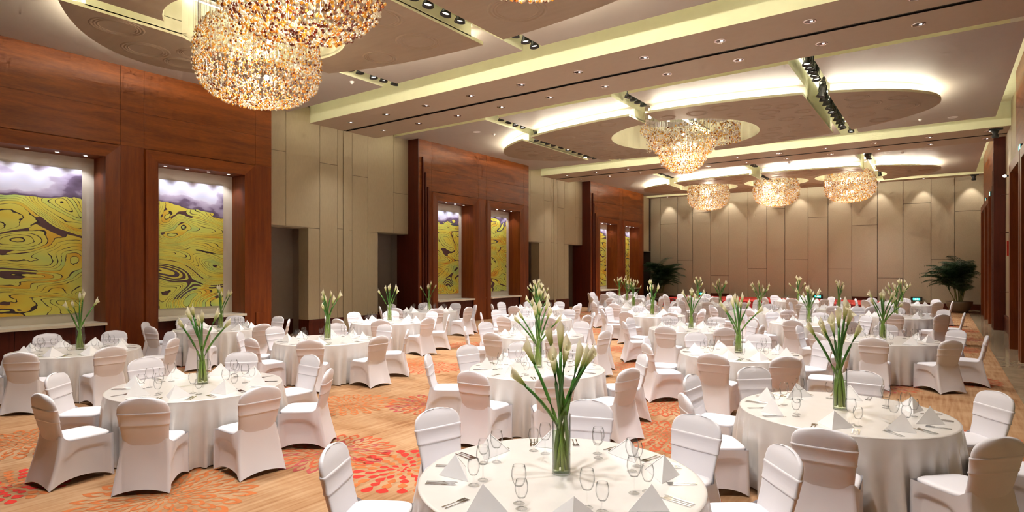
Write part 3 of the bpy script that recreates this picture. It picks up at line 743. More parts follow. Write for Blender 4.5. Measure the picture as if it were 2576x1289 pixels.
fitting(-9.6, 29.3, ZM, 'sp', 'round ceiling speaker at the left of the far bay')
fitting(-5.6, 29.3, ZM, 'sm', 'white smoke detector between the middle and right slots of the far bay')
fitting(-12.3, 10.0, ZM, 'sm', 'white smoke detector beside the left slot of the nearest bay')
# black projectors hung at the right
for (x, y, z, lab) in ((1.45, 25.3, ZB, 'black projector lamp hung under the rear beam by the right wall'), (1.35, 38.3, 6.95, 'black projector lamp hung above the far wall at the right')):
    o = empty('hanging_projector', (x, y, z)); tag(o, lab, 'spotlight')
    MB().box(-.16, .2, -.06, .06, -.05, 0).obj('bracket', M['black'], o)
    MB().lathe([(.0001, -.30), (.09, -.30), (.1, -.24), (.07, -.17), (.09, -.12), (.12, -.06), (.0001, -.05)], 14).obj('body', M['black'], o, smooth=True)

# exit signs over the right doors and low on the far wall
for k, (y, z, lab) in enumerate(((19.74, 5.22, 'green exit sign above the nearest right door'), (31.2, 5.22, 'green exit sign above the middle right door'), (34.0, 5.22, 'green exit sign above the farthest right door'))):
    o = empty('exit_sign', (XR-.16, y, z)); tag(o, lab, 'sign', 'green exit signs above the doors')
    MB().box(-.06, 0, -.2, .2, -.09, .09).obj('case', M['black'], o)
    MB().box(-.064, -.058, -.19, .19, -.08, .08).obj('face', M['exit'], o)
    mb = MB(); mb.lathe([(.0001, -.018), (.016, 0), (.0001, .018)], 8)
    fig = MB(); x0 = -.067
    for (a, b, c, d) in ((-.02, .015, -.02, .035), (-.05, -.015, -.06, -.02), (.01, .04, -.065, -.02), (.02, .06, .0, .015), (-.06, -.02, .015, .03), (-.005, .02, .042, .066)):
        fig.box(x0, x0+.005, a, b, c, d)
    fig.box(x0, x0+.005, -.17, -.09, -.06, .06)
    fig.obj('running_figure', M['exit_w'], o)
for k, (x, lab) in enumerate(((-12.66, 'low green exit sign left behind the stage'), (-5.87, 'low green exit sign centred behind the stage'), (-1.08, 'low green exit sign right of the stage'))):
    o = empty('exit_sign', (x, YF-.06, .50)); tag(o, lab, 'sign', 'low green exit signs on the far wall')
    MB().box(-.26, .26, -.05, 0, -.11, .13).obj('case', M['black'], o)
    MB().box(-.16, .16, -.056, -.048, -.05, .06).obj('face', M['exit'], o)
    fg = MB().box(-.05, .05, -.062, -.055, -.012, .012)
    fg.add([(.03, -.062, -.04), (.10, -.062, 0), (.03, -.062, .04), (-.03, -.062, -.04), (-.10, -.062, 0), (-.03, -.062, .04)], [(0, 1, 2), (3, 5, 4)])
    fg.obj('arrow', M['exit_w'], o)

# ------------------------------------------------------------------ chandeliers
def ico():
    bm = bmesh.new(); bmesh.ops.create_icosphere(bm, subdivisions=1, radius=1.0)
    v = [tuple(q.co) for q in bm.verts]; f = [tuple(x.index for x in q.verts) for q in bm.faces]; bm.free()
    v = [(x, y, z*1.12+(.25*max(0, z)**3)) for x, y, z in v]
    return v, f
ICO = ico()
BM = [M['bead_c'], M['bead_a'], M['bead_o'], M['bead_d']]
def bead_cloud(pts, name):
    mb = MB()
    V, F = ICO
    for (x, y, z, r, c) in pts:
        mb.add([(x+a*r, y+b*r, z+d*r) for a, b, d in V], F, c)
    return mb.mesh(name, BM, smooth=True)
def drum_points(n, seed):
    rnd = random.Random(seed); P_ = []
    while len(P_) < n:
        a = rnd.uniform(0, 2*PI); t = rnd.uniform(-1, 1)
        prof = (1-abs(t)**2.6)**(1/2.3)
        rr = (.62+.53*prof) if t > 0 else 1.15*prof
        sh = rnd.random()
        f = 1-.10*rnd.random() if sh < .75 else rnd.uniform(.25, 1)
        r = rr*f
        z = t*.80
        if t < -.55 and sh > .75: r = rr*math.sqrt(rnd.random())
        if t < -.9: r = rr*math.sqrt(rnd.random())
        lowf = .5-.5*t
        u = rnd.random()
        c = 0 if u < .56-.12*lowf else (1 if u < .80 else (2 if u < .92 else 3))
        P_.append((r*math.cos(a), r*math.sin(a), z, rnd.uniform(.0165, .0205), c))
    return P_
def spiral_points(n, seed):
    rnd = random.Random(seed); P_ = []
    while len(P_) < n:
        u = rnd.random()
        if u < .34:      # lower bowl
            a = rnd.uniform(0, 2*PI); t = rnd.random()**.8
            r = .82*math.sqrt(1-(1-t)**2)*(1-.12*rnd.random()); z = -.85+.72*t
            if rnd.random() < .2: r *= rnd.random()
            dark = .35
        elif u < .62:    # middle tier
            a = rnd.uniform(0, 2*PI); t = rnd.random()
            r = 1.25*(.74+.26*t)*(1-.15*rnd.random()); z = -.18+.62*t+.1*math.sin(a)
            dark = .2
        else:            # rising ribbon
            s_ = rnd.random(); a = math.radians(200+320*s_)
            r = (1.45+.38*math.sin(PI*min(1, s_*1.2)))*(1-.10*rnd.random()); z = .05+.85*s_+.32*rnd.uniform(-1, 1)*.9
            dark = .15
        q = rnd.random(); c = 0 if q < .58-dark*.3 else (1 if q < .82 else (2 if q < .82+dark*.4 else (3 if q > .96 else 0)))
        P_.append((r*math.cos(a), r*math.sin(a), z, rnd.uniform(.0195, .0245), c))
    return P_
DP = drum_points(5200, 5)
DRUM = bead_cloud(DP, 'glass_beads')
SPIRAL = bead_cloud(spiral_points(4600, 9), 'glass_beads')
BEAD1 = [bead_cloud([(0, 0, 0, .0205, c)], 'glass_bead') for c in range(4)]
def wires(pts, ztop, step):
    mb = MB()
    for (x, y, z, r, c) in pts[::step]:
        mb.add([(x-.0025, y, z), (x+.0025, y+.0025, z), (x+.0025, y-.0025, z), (x-.0025, y, ztop), (x+.0025, y+.0025, ztop), (x+.0025, y-.0025, ztop)], [(0, 1, 4, 3), (1, 2, 5, 4), (2, 0, 3, 5)])
    return mb.mesh('suspension_wires', M['steel'])
DW = wires(DP, ZT-6.12, 24)
SP_ = spiral_points(600, 12); SW = wires(SP_, ZT-6.27, 3)
BULB = MB().lathe([(.0001, -.05), (.04, -.03), (.05, 0), (.035, .04), (.0001, .05)], 10).mesh('bulb', M['bulb'], smooth=True)
def chandelier(x, y, z, kind, lab, singles=0, big=0):
    o = empty('bead_chandelier', (x, y, z)); tag(o, lab, 'chandelier', 'amber glass bead chandeliers')
    if kind == 'drum':
        pts = DP; rot = (x*1.3) % 6.28
        if big:
            rb_ = random.Random(3); pts = [(a_, b_, c_, r_*1.25, (q_ if rb_.random() < .72 else (3 if c_ < 0 else 1))) for (a_, b_, c_, r_, q_) in DP[::2]+DP[1::4]]
        if singles:
            # the beads that show largest, on the camera side, as single pieces
            d = Vector((-x, -y, 2.2-z)).normalized()
            order = sorted(range(len(pts)), key=lambda i: -(Vector(pts[i][:3]).dot(d)+.08*math.sin(i*12.9)))
            take = set(order[:1500:5][:singles])
            me = bead_cloud([p for i, p in enumerate(pts) if i not in take], 'glass_beads')
            b = inst('glass_beads', me, o); b['kind'] = 'stuff'
            for i in sorted(take):
                p = pts[i]; g_ = p[3]/.0205; inst('glass_bead', BEAD1[p[4]], o, p[:3], (0, 0, 0), (g_, g_, g_))
            rot = 0
        else:
            b = inst('glass_beads', DRUM, o, (0, 0, 0), (0, 0, rot)); b['kind'] = 'stuff'
        q = inst('suspension_wires', DW, o, (0, 0, 0), (0, 0, rot)); q['kind'] = 'stuff'
        lamps = [(0.35, 0, .35), (-.35, .2, .35), (0, -.35, .35), (0.1, .1, -.25)]; R0 = .8; zt = ZT-z
    else:
        b = inst('glass_beads', SPIRAL, o, (0, 0, 0), (0, 0, A)); b['kind'] = 'stuff'
        q = inst('suspension_wires', SW, o, (0, 0, 0), (0, 0, A)); q['kind'] = 'stuff'
        lamps = [(0.4, 0, .1), (-.4, .25, .1), (0, -.4, .1), (0, 0, -.4), (0, 0, .5)]; R0 = 1.5; zt = ZT-z
    MB().lathe([(.0001, 0), (R0, 0), (R0, .05), (.0001, .05)], 32).obj('ceiling_plate', M['steel'], o, (0, 0, zt-.06))
    for k in range(8):
        a = 2*PI*k/8
        f = MB().lathe([(.0001, 0), (.05, 0), (.05, .05)], 10).obj('plate_lamp', M['lens'], o, (R0*.8*math.cos(a), R0*.8*math.sin(a), zt-.11))
    for l in lamps: inst('bulb', BULB, o, l)
    for l in ((0, 0, .25), (0, 0, -.3)):
        ld = bpy.data.lights.new('chandelier_light', 'POINT'); ld.energy = P_CHAN*(.5 if kind == 'drum' else .8); ld.color = (1, .89, .70); ld.shadow_soft_size = .12
        lo = bpy.data.objects.new('chandelier_light', ld); lo.location = (x+l[0], y+l[1], z+l[2]); COL.objects.link(lo)
    # plate lamps shine down on the beads and the opening
    spot('plate_light', (x, y, ZT-.13), P_CHAN*1.3, (1, .89, .72), 110, 1, .4)
chandelier(-10.6, 6.4, 6.10, 'drum', 'round amber glass bead chandelier in front of the left wood wall', 300)
chandelier(-7.1, 4.9, 6.16, 'drum', 'amber bead chandelier cut by the top edge above the left one', 300, 1)
chandelier(-3.8, 5.6, 6.22, 'drum', 'bead chandelier with only its lowest drops showing at the top edge')
chandelier(-7.15, 19.9, 6.27, 'spiral', 'large spiral bead chandelier in the middle bay')
chandelier(-10.6, 33.5, 6.22, 'drum', 'leftmost of the three round bead chandeliers before the far wall')
chandelier(-7.05, 33.5, 6.22, 'drum', 'middle one of the three round bead chandeliers before the far wall')
chandelier(-3.65, 33.5, 6.22, 'drum', 'rightmost of the three round bead chandeliers before the far wall')

# ================================================================== TABLES, CHAIRS, SETTINGS
TABLES = [  # x, y (vase), row phrase
 (-2.17, 3.60, 'first central row table'), (-4.77, 7.25, 'second central row table'), (-7.10, 10.85, 'third central row table'), (-9.33, 14.2, 'fourth central row table'), (-11.6, 17.6, 'fifth central row table'),
 (-7.48, 3.76, 'first left row table'), (-10.08, 7.58, 'second left row table'), (-12.08, 11.09, 'third left row table'), (-14.02, 14.65, 'fourth left row table'),
 (-12.36, 4.06, 'nearer painting wall table'), (-14.03, 7.48, 'farther painting wall table'),
 (-.84, 6.90, 'first right row table'), (-2.80, 10.48, 'second right row table'), (-4.84, 13.99, 'third right row table'), (-7.24, 17.44, 'fourth right row table'), (-9.38, 20.81, 'fifth right row table'), (-11.2, 24.14, 'sixth right row table'), (-13.22, 27.61, 'seventh right row table'),
 (-.96, 14.17, 'first outer row table'), (-2.82, 17.25, 'second outer row table'), (-4.84, 20.61, 'third outer row table'), (-7.02, 23.69, 'fourth outer row table'), (-9.12, 27.28, 'fifth outer row table'),
 (-1.09, 21.14, 'first far row table'), (-2.95, 23.9, 'second far row table'), (-5.05, 28.2, 'third far row table'), (-1.27, 28.15, 'fourth far row table'),
]
RT, HT = .97, .75
FWD = Vector((-math.sin(A), math.cos(A))); RGT = Vector((math.cos(A), math.sin(A)))

# ---- chair cover meshes (front of the chair towards +y)
def smooth_step(a, b, t):
    t = max(0, min(1, (t-a)/(b-a))); return t*t*(3-2*t)
def back_y(z): return -.205-.02*smooth_step(.40, .6, z)-.085*max(0, (z-.45)/.47)**1.15
def back_w(z):
    T_ = [(.36, .192), (.48, .188), (.60, .198), (.72, .212), (.78, .217), (.82, .213), (.855, .198), (.88, .172), (.90, .135), (.912, .09), (.918, .03)]
    for (a, wa), (b, wb2) in zip(T_, T_[1:]):
        if z <= b: return wa+(wb2-wa)*(z-a)/(b-a)
    return .03
def back_ring(z, grow=0.0, n=24, thick=None):
    w_ = back_w(z)+grow; th = (thick if thick else (.028 if z < .86 else .028*(.4+.6*max(0, (.92-z)/.06))))+grow; yc = back_y(z)
    R_ = []
    for i in range(n):
        a = 2*PI*i/n; c, s_ = math.cos(a), math.sin(a)
        R_.append((w_*math.copysign(abs(c)**.55, c), yc+th*math.copysign(abs(s_)**.7, s_)-.035*(1-abs(c)**2)*0+ .03*(abs(c)**3)*(.5), z))
    return R_
bk = MB(); bk.rings([back_ring(z) for z in (.36, .42, .48, .54, .60, .66, .72, .77, .81, .845, .87, .89, .904, .913, .918)])
BACK = bk.mesh('backrest', M['cover'], smooth=True)
sb = MB(); sb.rings([back_ring(z, g) for z, g in ((.640, .0), (.642, .004), (.650, .0065), (.658, .003), (.70, .0025), (.749, .003), (.757, .0065), (.768, .004), (.770, .0))], False, False)
SASH = sb.mesh('sash', M['sash'], smooth=True)
def seat_ring(z, g, n=32, yo=0):
    R_ = []
    for i in range(n):
        a = 2*PI*i/n; c, s_ = math.cos(a), math.sin(a)
        R_.append(((.218+g)*math.copysign(abs(c)**.42, c)*(1+.05*s_), .005+(.222+g)*math.copysign(abs(s_)**.42, s_)+yo, z))
    return R_
st = MB(); st.rings([seat_ring(z, g) for z, g in ((.36, -.03), (.41, -.014), (.435, -.004), (.450, -.004), (.461, -.016), (.468, -.05), (.472, -.11))])
SEAT = st.mesh('seat', M['cover'], smooth=True)
def skirt_mesh():
    # one stretch cover from the seat edge and the back down to the feet, hems arched between the feet
    top = [(.221, .224, .440), (-.221, .224, .440), (-.181, -.232, .500), (.181, -.232, .500)]
    bot = [(.222, .232), (-.222, .232), (-.234, -.335), (.234, -.335)]
    hemh = [.055, .075, .05, .075]
    n, rows = 16, 22; rs = []
    for r in range(rows+1):
        t = r/rows; ring = []
        for s_ in range(4):
            for k in range(n):
                u = k/n
                x0, y0, z0 = top[s_]; x1, y1, z1 = top[(s_+1) % 4]; X0, Y0 = bot[s_]; X1, Y1 = bot[(s_+1) % 4]
                arch = math.sin(PI*u)**.75
                tx, ty, tz = x0+(x1-x0)*u, y0+(y1-y0)*u, z0+(z1-z0)*u
                bx, by = X0+(X1-X0)*u, Y0+(Y1-Y0)*u
                if s_ == 2: ty -= .006*math.sin(PI*u)
                if s_ in (1, 3):
                    uu = u if s_ == 1 else 1-u; q_ = smooth_step(.80, 1.0, uu)
                    tx = math.copysign(.221-.040*q_, tx); tz = .440+.060*q_
                zb = hemh[s_]*arch+.002
                z = tz+(zb-tz)*t
                x = tx+(bx-tx)*t**.75; y = ty+(by-ty)*(t**1.35)
                nx, ny = [(0, 1), (-1, 0), (0, -1), (1, 0)][s_]
                pinch = .016*math.sin(PI*u)*math.sin(PI*min(1, t*1.0))
                if s_ in (1, 3):
                    uu = u if s_ == 1 else 1-u       # 0 front, 1 rear
                    lim = .345-.17*max(0, (uu-.58)/.42)**1.5-.20*max(0, (.20-uu)/.20)**2
                    edge = smooth_step(.06, .11, uu)*(1-smooth_step(.84, .90, uu))
                    pinch += .020*edge*smooth_step(lim+.012, lim-.012, z) if False else .020*edge*(1-smooth_step(lim-.012, lim+.012, z))
                x -= nx*pinch; y -= ny*pinch
                ring.append((x, y, z))
        rs.append(ring)
    return MB().rings(rs[::-1], False, False).mesh('skirt', M['cover'], smooth=True)
SKIRT = skirt_mesh()
def chair(x, y, rz, lab):
    o = empty('banquet_chair', (x, y, 0), rz); o.scale = (1.10, 1.06, 1.02); tag(o, lab, 'chair', 'white covered banquet chairs')
    inst('backrest', BACK, o); inst('sash', SASH, o); inst('seat', SEAT, o); inst('skirt', SKIRT, o)
    return o

# ---- table cloth meshes (three drapes)
def cloth_skirt(seed):
    rnd = random.Random(seed); n = 260; rs = []
    fold = []      # each fold: angle, width, depth
    a_ = 0.0
    while a_ < 2*PI:
        wd = rnd.uniform(.11, .27); fold.append((a_+wd/2, wd/2, rnd.uniform(.35, 1.2)*(wd/.2), rnd.uniform(-.06, .06))); a_ += wd
    for k in range(17):
        t = k/16; ring = []
        for i in range(n):
            a = 2*PI*i/n; wv = 0.0
            for (ac, hw, dp, sk_) in fold:
                d = (a-ac-sk_*t+PI) % (2*PI)-PI
                if abs(d) < hw: wv += dp*(.5+.5*math.cos(PI*d/hw))**1.3
            r = RT+.010*min(1, t*8)+.018*t+(wv-.35)*.125*max(0, t-.03)**.9
            z = HT-.006-(HT-.02)*t
            ring.append((r*math.cos(a), r*math.sin(a), max(.012, z)))
        rs.append(ring)
    return MB().rings(rs[::-1], False, False).mesh('cloth_skirt', M['cloth'], smooth=True)
SK3 = [cloth_skirt(s_) for s_ in (1, 2, 3)]
TOP = MB().lathe([(.0001, HT), (.5, HT), (RT-.02, HT), (RT-.004, HT-.001), (RT+.002, HT-.008)], 120).mesh('cloth_top', M['cloth'], smooth=True)

# ---- napkin, glasses, cutlery
def napkin_mesh():
    mb = MB(); h = .125
    ap, l, r, f = (0, -.01, h), (-.125, -.075, 0), (.125, -.075, 0), (0, .085, 0)
    t = .006
    for (a, b, c) in ((ap, l, f), (ap, f, r)):
        a, b, c = Vector(a), Vector(b), Vector(c); nn = (b-a).cross(c-a).normalized()*t
        if nn.z < 0: nn = -nn
        vs_ = [a, b, c, a-nn, b-nn+Vector((0, 0, 0)), c-nn]
        mb.add(vs_, [(0, 1, 2), (5, 4, 3), (0, 3, 4, 1), (1, 4, 5, 2), (2, 5, 3, 0)])
    mb.add([(ap[0], ap[1]-.001, ap[2]-.004), (l[0]+.004, l[1]+.001, 0), (r[0]-.004, r[1]+.001, 0)], [(0, 2, 1)])
    # folded second layer, a little smaller
    k = .90
    for (a, b, c) in ((ap, l, f), (ap, f, r)):
        q = [Vector((p[0]*k, p[1]*k-.006, p[2]*k)) for p in (a, b, c)]
        mb.add(q, [(0, 1, 2)])
    return mb.mesh('folded_napkin', M['napkin'])
NAP = napkin_mesh()
def glass_meshes(h, rb, hb_, stem):
    # bowl (outer and inner wall), stem, foot
    z0 = stem; prof = []
    outer = [(.006, z0), (.022*rb/.04, z0+.006), (rb*.80, z0+hb_*.22), (rb, z0+hb_*.48), (rb*.96, z0+hb_*.75), (rb*.80, z0+hb_)]
    inner = [(r-.0018, z+.0015) for r, z in outer[::-1]]
    inner[0] = (outer[-1][0]-.0018, outer[-1][1]); inner[-1] = (.0005, z0+.006)
    bowl = MB().lathe(outer+inner, 18)
    stm = MB().lathe([(.0045, z0+.002), (.0042, z0*.6), (.005, z0*.3), (.010, .012), (.014, .006)], 10)
    foot = MB().lathe([(.014, .006), (.034, .0025), (.036, .0008), (.034, 0), (.0005, 0)], 18)
    full = MB()
    for b in (bowl, stm, foot): full.add(b.v, b.f)
    return [b.mesh(nm, M['glass'], smooth=True) for b, nm in ((bowl, 'bowl'), (stm, 'stem'), (foot, 'foot'))]+[full.mesh('glass', M['glass'], smooth=True)]
WG = glass_meshes(.235, .047, .130, .105); GG = glass_meshes(.175, .041, .112, .063)
def knife_m():
    out = [(-.006, 0), (.006, 0), (.0065, .09), (.004, .105), (.009, .115), (.010, .19), (.004, .215), (-.004, .20), (-.006, .11)]
    return MB().prism(out, 0, .003).mesh('table_knife', M['steel'], fix=True)
def spoon_m():
    out = [(-.006, 0), (.006, 0), (.003, .07), (.003, .125), (.014, .145), (.019, .165), (.014, .188), (0, .196), (-.014, .188), (-.019, .165), (-.014, .145), (-.003, .125), (-.003, .07)]
    return MB().prism(out, 0, .003).mesh('soup_spoon', M['steel'], fix=True)
def fork_m():
    mb = MB(); mb.prism([(-.006, 0), (.006, 0), (.003, .07), (.003, .12), (.012, .138), (.012, .152), (-.012, .152), (-.012, .138), (-.003, .12), (-.003, .07)], 0, .003)
    for k in range(4): mb.box(-.012+k*.0068, -.0085+k*.0068, .152, .195, 0, .003)
    return mb.mesh('dinner_fork', M['steel'], fix=True)
KN, SPN, FK = knife_m(), spoon_m(), fork_m()

# ---- lilies
def lily_variant(lean, height, bend, seed):
    rnd = random.Random(seed); pts = []
    n = 9
    sx0 = -.044
    for i in range(n+1):
        t = i/n; z = .02+height*t
        x = sx0*(1-t)+lean*(t**1.9)*(1.0)+(-.02)*math.sin(PI*t)*bend; y = .02*math.sin(2.2*t+seed)*t
        pts.append((x, y, z-.05*lean*t**3))
    stem = MB().tube(pts, [.0125]*(n-1)+[.0115, .0105], 7).mesh('stem', M['stem'], smooth=True)
    d = (Vector(pts[-1])-Vector(pts[-2])).normalized()
    return stem, Vector(pts[-1]), d
LV = [lily_variant(.03+.033*k, .72-.020*k+.045*((k*7) % 4), 1 if k % 2 else -.6, k) for k in range(8)]
def bloom_mesh(open_, L, seed):
    n = 12; rs = []
    for (t, r) in ((0, .007), (.12, .010), (.30, .0155), (.5, .020), (.68, .024), (.82, .028*open_), (.92, .034*open_), (1.0, .040*open_)):
        ring = []
        for i in range(n):
            a = 2*PI*i/n; k = max(0, (t-.55)/.45)
            tip = .5+.5*math.cos(a)
            zz = L*(t*(1-.30*k*(1-tip))); rr = r*(1-.55*k*tip**2*(1 if t > .9 else .4))
            ring.append((rr*math.cos(a)*(1+.15*k*tip)+.010*k*tip, rr*math.sin(a)*(1-.25*k), zz))
        rs.append(ring)
    # pointed tip
    mb = MB().rings(rs, True, False)
    tb = len(rs)-1
    top = [rs[tb][i] for i in (-2, -1, 0, 1, 2)]
    mb.add(top+[(.034*open_, 0, L*1.14)], [(0, 1, 5), (1, 2, 5), (2, 3, 5), (3, 4, 5)])
    # spadix
    mb.tube([(0, 0, L*.45), (.002, 0, L*.8)], .005, 6)
    return mb.mesh('bloom', M['bloom'], smooth=True)
BLO = [bloom_mesh(o_, L, i) for i, (o_, L) in enumerate(((.75, .17), (1.0, .19), (.6, .15), (1.15, .20)))]
VG = MB().lathe([(.0005, 0), (.0635, 0), (.065, .006), (.065, .42), (.0625, .42), (.0615, .012), (.0005, .010)], 28).mesh('vase_glass', M['glass'], smooth=True)
VW = MB().lathe([(.0005, .014), (.060, .014), (.060, .295), (.0005, .295)], 28).mesh('vase_water', M['water'], smooth=True)

DIRN = ['near', 'near right', 'right', 'far right', 'far', 'far left', 'left', 'near left']
dist_rank = sorted(range(len(TABLES)), key=lambda i: Vector(TABLES[i][:2]).length)
detail = set(dist_rank[:12]); close = set(dist_rank[:6])
stuff_cut = MB()
for ti, (vx, vy, ph) in enumerate(TABLES):
    rnd = random.Random(100+ti)
    # the vase stands a little behind the middle of the table
    cx, cy = vx+.03, vy-.07
    t = empty('banquet_table', (cx, cy, 0), rnd.uniform(0, 6.28))
    tag(t, f'round table under a floor length ivory satin cloth, the {ph}', 'table', 'round banquet tables')
    inst('cloth_top', TOP, t); inst('cloth_skirt', SK3[ti % 3], t)
    # vase
    v = empty('glass_vase', (vx, vy, HT+.001)); tag(v, f'clear glass cylinder vase with lily stems on the {ph}', 'vase', 'cylinder vases on the tables')
    inst('vase_glass', VG, v); inst('vase_water', VW, v)
    nl = [9, 8, 8, 9, 10, 7, 8, 6, 5, 5, 6, 9, 9, 6, 9, 8, 8, 8, 9, 9, 9, 10, 8, 10, 9, 9, 9][ti]
    L = []
    a0 = rnd.uniform(0, 6.28)
    for k in range(nl):
        az = a0+2*PI*k/nl+rnd.uniform(-.3, .3); vi = rnd.randrange(8)
        L.append((az, vi, rnd.uniform(-.06, .08)))
    def px(q):
        tip = LV[q[1]][1]; return (tip.x*math.cos(q[0]))*RGT.x+(tip.x*math.sin(q[0]))*RGT.y
    for k, q in enumerate(sorted(L, key=px)):
        az, vi, dz = q
        stem, tip, d = LV[vi]
        o = empty('calla_lily', (vx, vy, HT+.012), az); o.scale = (1, 1, 1+dz)
        tag(o, f'{ORD[k]} white calla lily from the left in the vase on the {ph}', 'flower', 'calla lilies in the vases')
        inst('stem', stem, o)
        b = inst('bloom', BLO[rnd.randrange(4)], o, tip)
        b.rotation_euler = d.to_track_quat('Z', 'X').to_euler()
        b.scale = (1.12, 1.12, 1.0)
    # chairs
    if ti == 0: angs = [-148, 165, 112, 73, 38]
    elif ti == 11: angs = [-141, 176, 135, 90, 38, -3, -43, -88]
    elif ti == 1: angs = [-147, 170, 133, 94, 40, -8, -48, -87]
    elif ti == 5: angs = [-137, 177, 132, 88, 38, -5, -44, -86]
    elif ti == 12: angs = [-140, -170, 135, 92, 45, 5, -52, -88]
    else:
        off = rnd.uniform(-4, 4); angs = [k*45+off+rnd.uniform(-4, 4) for k in range(8)]
    camdir = math.atan2(-cy, -cx)
    def dirname(a, used):
        rel = (a-camdir) % (2*PI); k0 = round(rel/(PI/4)) % 8
        for dd in (0, 1, -1, 2, -2, 3, -3, 4):
            if (k0+dd) % 8 not in used: used.add((k0+dd) % 8); return DIRN[(k0+dd) % 8]
    used = set()
    for ad in angs:
        a = math.radians(ad); r = 1.28+rnd.uniform(-.02, .03)
        dn = dirname(a, used)
        x, y = cx+r*math.cos(a), cy+r*math.sin(a)
        chair(x, y, a+PI/2+math.radians(rnd.uniform(-4, 4)), f'white covered banquet chair on the {dn} side of the {ph}')
    # place settings
    sang = angs if ti != 0 else [-148, 170, 124, 76, 38, -8, -52, -98]
    used = set()
    for ad in sang:
        a = math.radians(ad); dn = dirname(a, used)
        u = Vector((math.cos(a), math.sin(a))); s_ = Vector((-math.sin(a), math.cos(a)))   # s_: to the left of a sitter looking in... outward view
        c = Vector((cx, cy))
        def at(r, side): q = c+u*r+s_*side; return (q.x, q.y, HT+.0015)
        nz = a-PI/2+rnd.uniform(-.35, .35)
        o = inst('folded_napkin', NAP, None, at(.74, rnd.uniform(-.015, .015)), (0, 0, nz), (1.22, 1.22, rnd.uniform(1.1, 1.25)))
        tag(o, f'folded white napkin at the {dn} setting of the {ph}', 'napkin', 'folded napkins on the tables')
        for (MS, nm, lab, r, sd) in ((WG, 'wine_glass', 'tall clear wine glass', .52, .10), (GG, 'water_goblet', 'short clear water goblet', .58, .185)):
            loc = at(r+rnd.uniform(-.015, .015), sd+rnd.uniform(-.012, .012))
            if ti in close:
                g = empty(nm, loc)
                for q, pn in zip(MS[:3], ('bowl', 'stem', 'foot')): inst(pn, q, g)
            else: g = inst(nm, MS[3], None, loc)
            tag(g, f'{lab} at the {dn} setting of the {ph}', 'glass', nm.replace('_', ' ')+'s on the tables')
        rot = a+PI/2
        items = [(KN, 'table_knife', 'inner steel table knife', .145), (SPN, 'soup_spoon', 'steel soup spoon', .172), (KN, 'table_knife', 'outer steel table knife', .20), (FK, 'dinner_fork', 'inner steel fork', -.15), (FK, 'dinner_fork', 'outer steel fork', -.18)]
        for (me, nm, lab, sd) in items:
            loc = at(.90, sd); rz = rot+rnd.uniform(-.05, .05)
            if ti in detail:
                q = inst(nm, me, None, loc, (0, 0, rz)); tag(q, f'{lab} at the {dn} setting of the {ph}', 'cutlery', nm.replace('_', ' ')+'s on the tables')
            else:
                cr, sr = math.cos(rz), math.sin(rz)
                out = [(-.006, 0), (.006, 0), (.004, .11), (.009, .13), (.008, .2), (-.008, .2), (-.009, .13), (-.004, .11)]
                stuff_cut.add([(loc[0]+x*cr-y*sr, loc[1]+x*sr+y*cr, loc[2]+zz) for zz in (0, .003) for x, y in out], [tuple(range(7, -1, -1)), tuple(range(8, 16))]+[(i, (i+1) % 8, 8+(i+1) % 8, 8+i) for i in range(8)])
o = stuff_cut.obj('far_table_cutlery', M['steel']); tag(o, 'tiny steel knives, spoons and forks set out on the distant tables', 'cutlery', kind='stuff')

# ================================================================== STAGE AND PALMS
stg = empty('stage', (-7.95, 35.9, 0)); tag(stg, 'low stage platform with red carpet top and dark red skirt', 'stage')
for k in range(6):
    x0 = -5.45+k*1.817
    MB().box(x0+.008, x0+1.817-.008, -2.2, -.006, .36, .40).obj('deck_panel', M['red'], stg)
    MB().box(x0+.008, x0+1.817-.008, .006, 2.2, .36, .40).obj('deck_panel', M['red'], stg)
sk = MB(); n = 180; pts = []
for i in range(n+1):
    x = -5.4+10.8*i/n; pts.append((x, -2.16+.025*math.sin(i*1.1)))
sk.prism(pts+[(5.4, -2.05), (-5.4, -2.05)], .0, .36); sk.obj('front_skirt', M['red_d'], stg)
for sx_ in (-5.4, 5.35): MB().box(sx_, sx_+.05, -2.1, 2.15, 0, .36).obj('side_skirt', M['red_d'], stg)
# black folded step frame beside the stage
fr = empty('folding_step_frame', (-12.9, 32.6, 0), .3); tag(fr, 'black metal folding step frame on the carpet left of the stage', 'frame')
for (p, q) in (((-.6, -.4, .02), (.6, -.4, .02)), ((-.6, .4, .02), (.6, .4, .02)), ((-.6, -.4, .42), (.6, .4, .42)), ((-.6, .4, .42), (.6, -.4, .30)), ((-.6, -.4, .02), (-.6, -.4, .42)), ((.6, .4, .02), (.6, .4, .42)), ((-.6, .4, .02), (-.6, .4, .42)), ((.6, -.4, .02), (.6, -.4, .30)), ((-.6, -.4, .42), (-.6, .4, .42)), ((.6, -.4, .30), (.6, .4, .42)), ((-.6, -.4, .22), (.6, -.4, .16))):
    MB().tube([p, q], .02, 6).obj('bar', M['black'], fr)

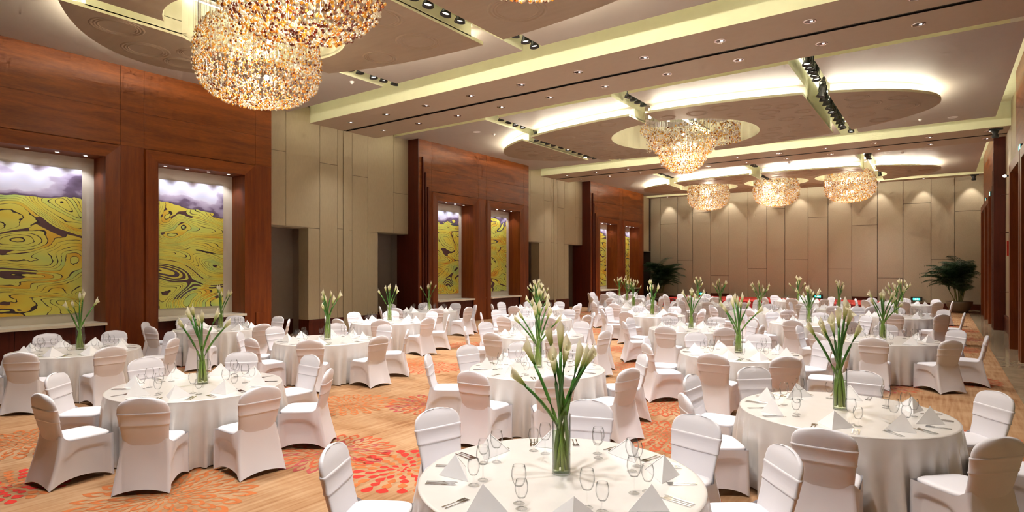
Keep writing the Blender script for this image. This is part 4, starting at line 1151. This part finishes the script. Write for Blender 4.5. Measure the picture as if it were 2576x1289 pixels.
def frond_mesh(L, seed):
    rnd = random.Random(seed); mb = MB(); n = 22
    pts = []
    for i in range(n+1):
        t = i/n; ang = 1.25-1.9*t**1.3
        if i == 0: p = Vector((0, 0, 0))
        else: p = pts[-1]+Vector((math.cos(ang), 0, math.sin(ang)))*(L/n)
        pts.append(p)
    mb.tube([tuple(p) for p in pts], [.014*(1-.8*i/n) for i in range(n+1)], 5)
    for i in range(4, n+1):
        t = i/n; ll = .42*math.sin(PI*min(1, .18+.86*t))**.7*L/1.6
        d = (pts[min(i, n)]-pts[i-1]).normalized()
        for sgn in (-1, 1):
            side = Vector((0, sgn, 0))
            dirv = (d*.75+side*.85+Vector((0, 0, -.18))).normalized()
            p0 = pts[i]; p1 = p0+dirv*ll*.5+Vector((0, 0, .02)); p2 = p0+dirv*ll+Vector((0, 0, -.13*ll-.04))
            wv = d*.022
            mb.add([p0-wv*.5, p0+wv*.5, p1+wv, p1-wv, p2], [(0, 1, 2, 3), (3, 2, 4)])
    return mb.mesh('frond', M['palm'])
FR = [frond_mesh(1.7, 1), frond_mesh(1.45, 2), frond_mesh(2.0, 3)]
def palm(x, y, s_, lab):
    o = empty('potted_palm', (x, y, 0)); o.scale = (s_, s_, s_); tag(o, lab, 'plant', 'potted palms by the far wall')
    MB().lathe([(.0001, 0), (.26, 0), (.36, .10), (.47, .30), (.49, .42), (.50, .50), (.47, .50), (.45, .42), (.0001, .42)], 28).obj('pot', M['pot'], o, smooth=True)
    MB().lathe([(.0001, .44), (.455, .43)], 24).obj('soil', M['soil'], o)
    rnd = random.Random(int(x*10))
    for k in range(9):
        a = rnd.uniform(0, 6.28); r = rnd.uniform(0, .15); h = rnd.uniform(.10, 1.15); ln = rnd.uniform(.05, .25)
        b0 = Vector((r*math.cos(a), r*math.sin(a), .42)); b1 = b0+Vector((ln*math.cos(a), ln*math.sin(a), h))
        MB().tube([tuple(b0), tuple((b0+b1)/2+Vector((0, 0, .03))), tuple(b1)], [.022, .02, .016], 7).obj('cane', M['palm_s'], o)
        for q in range(13):
            az = a+rnd.uniform(-1.9, 1.9) if q < 8 else rnd.uniform(0, 6.28)
            ss = rnd.uniform(.6, .92)
            for tr_ in range(30):
                ex, ey = x+s_*(b1.x+1.45*ss*math.cos(az)), y+s_*(b1.y+1.45*ss*math.sin(az))
                if XB+.35 < ex < 1.5 and ey < YF-.2: break
                az = rnd.uniform(0, 6.28); ss = max(.42, ss*.97)
            f = inst('frond', FR[rnd.randrange(3)], o, tuple(b1), (0, rnd.uniform(-.45, .15), az)); f.scale = (ss, ss, ss)
palm(.72, 36.6, 1.10, 'tall potted palm in a wide stone bowl at the right end of the far wall')
palm(-15.0, 37.4, 1.12, 'dark potted palm in the corner beside the last wood bay')
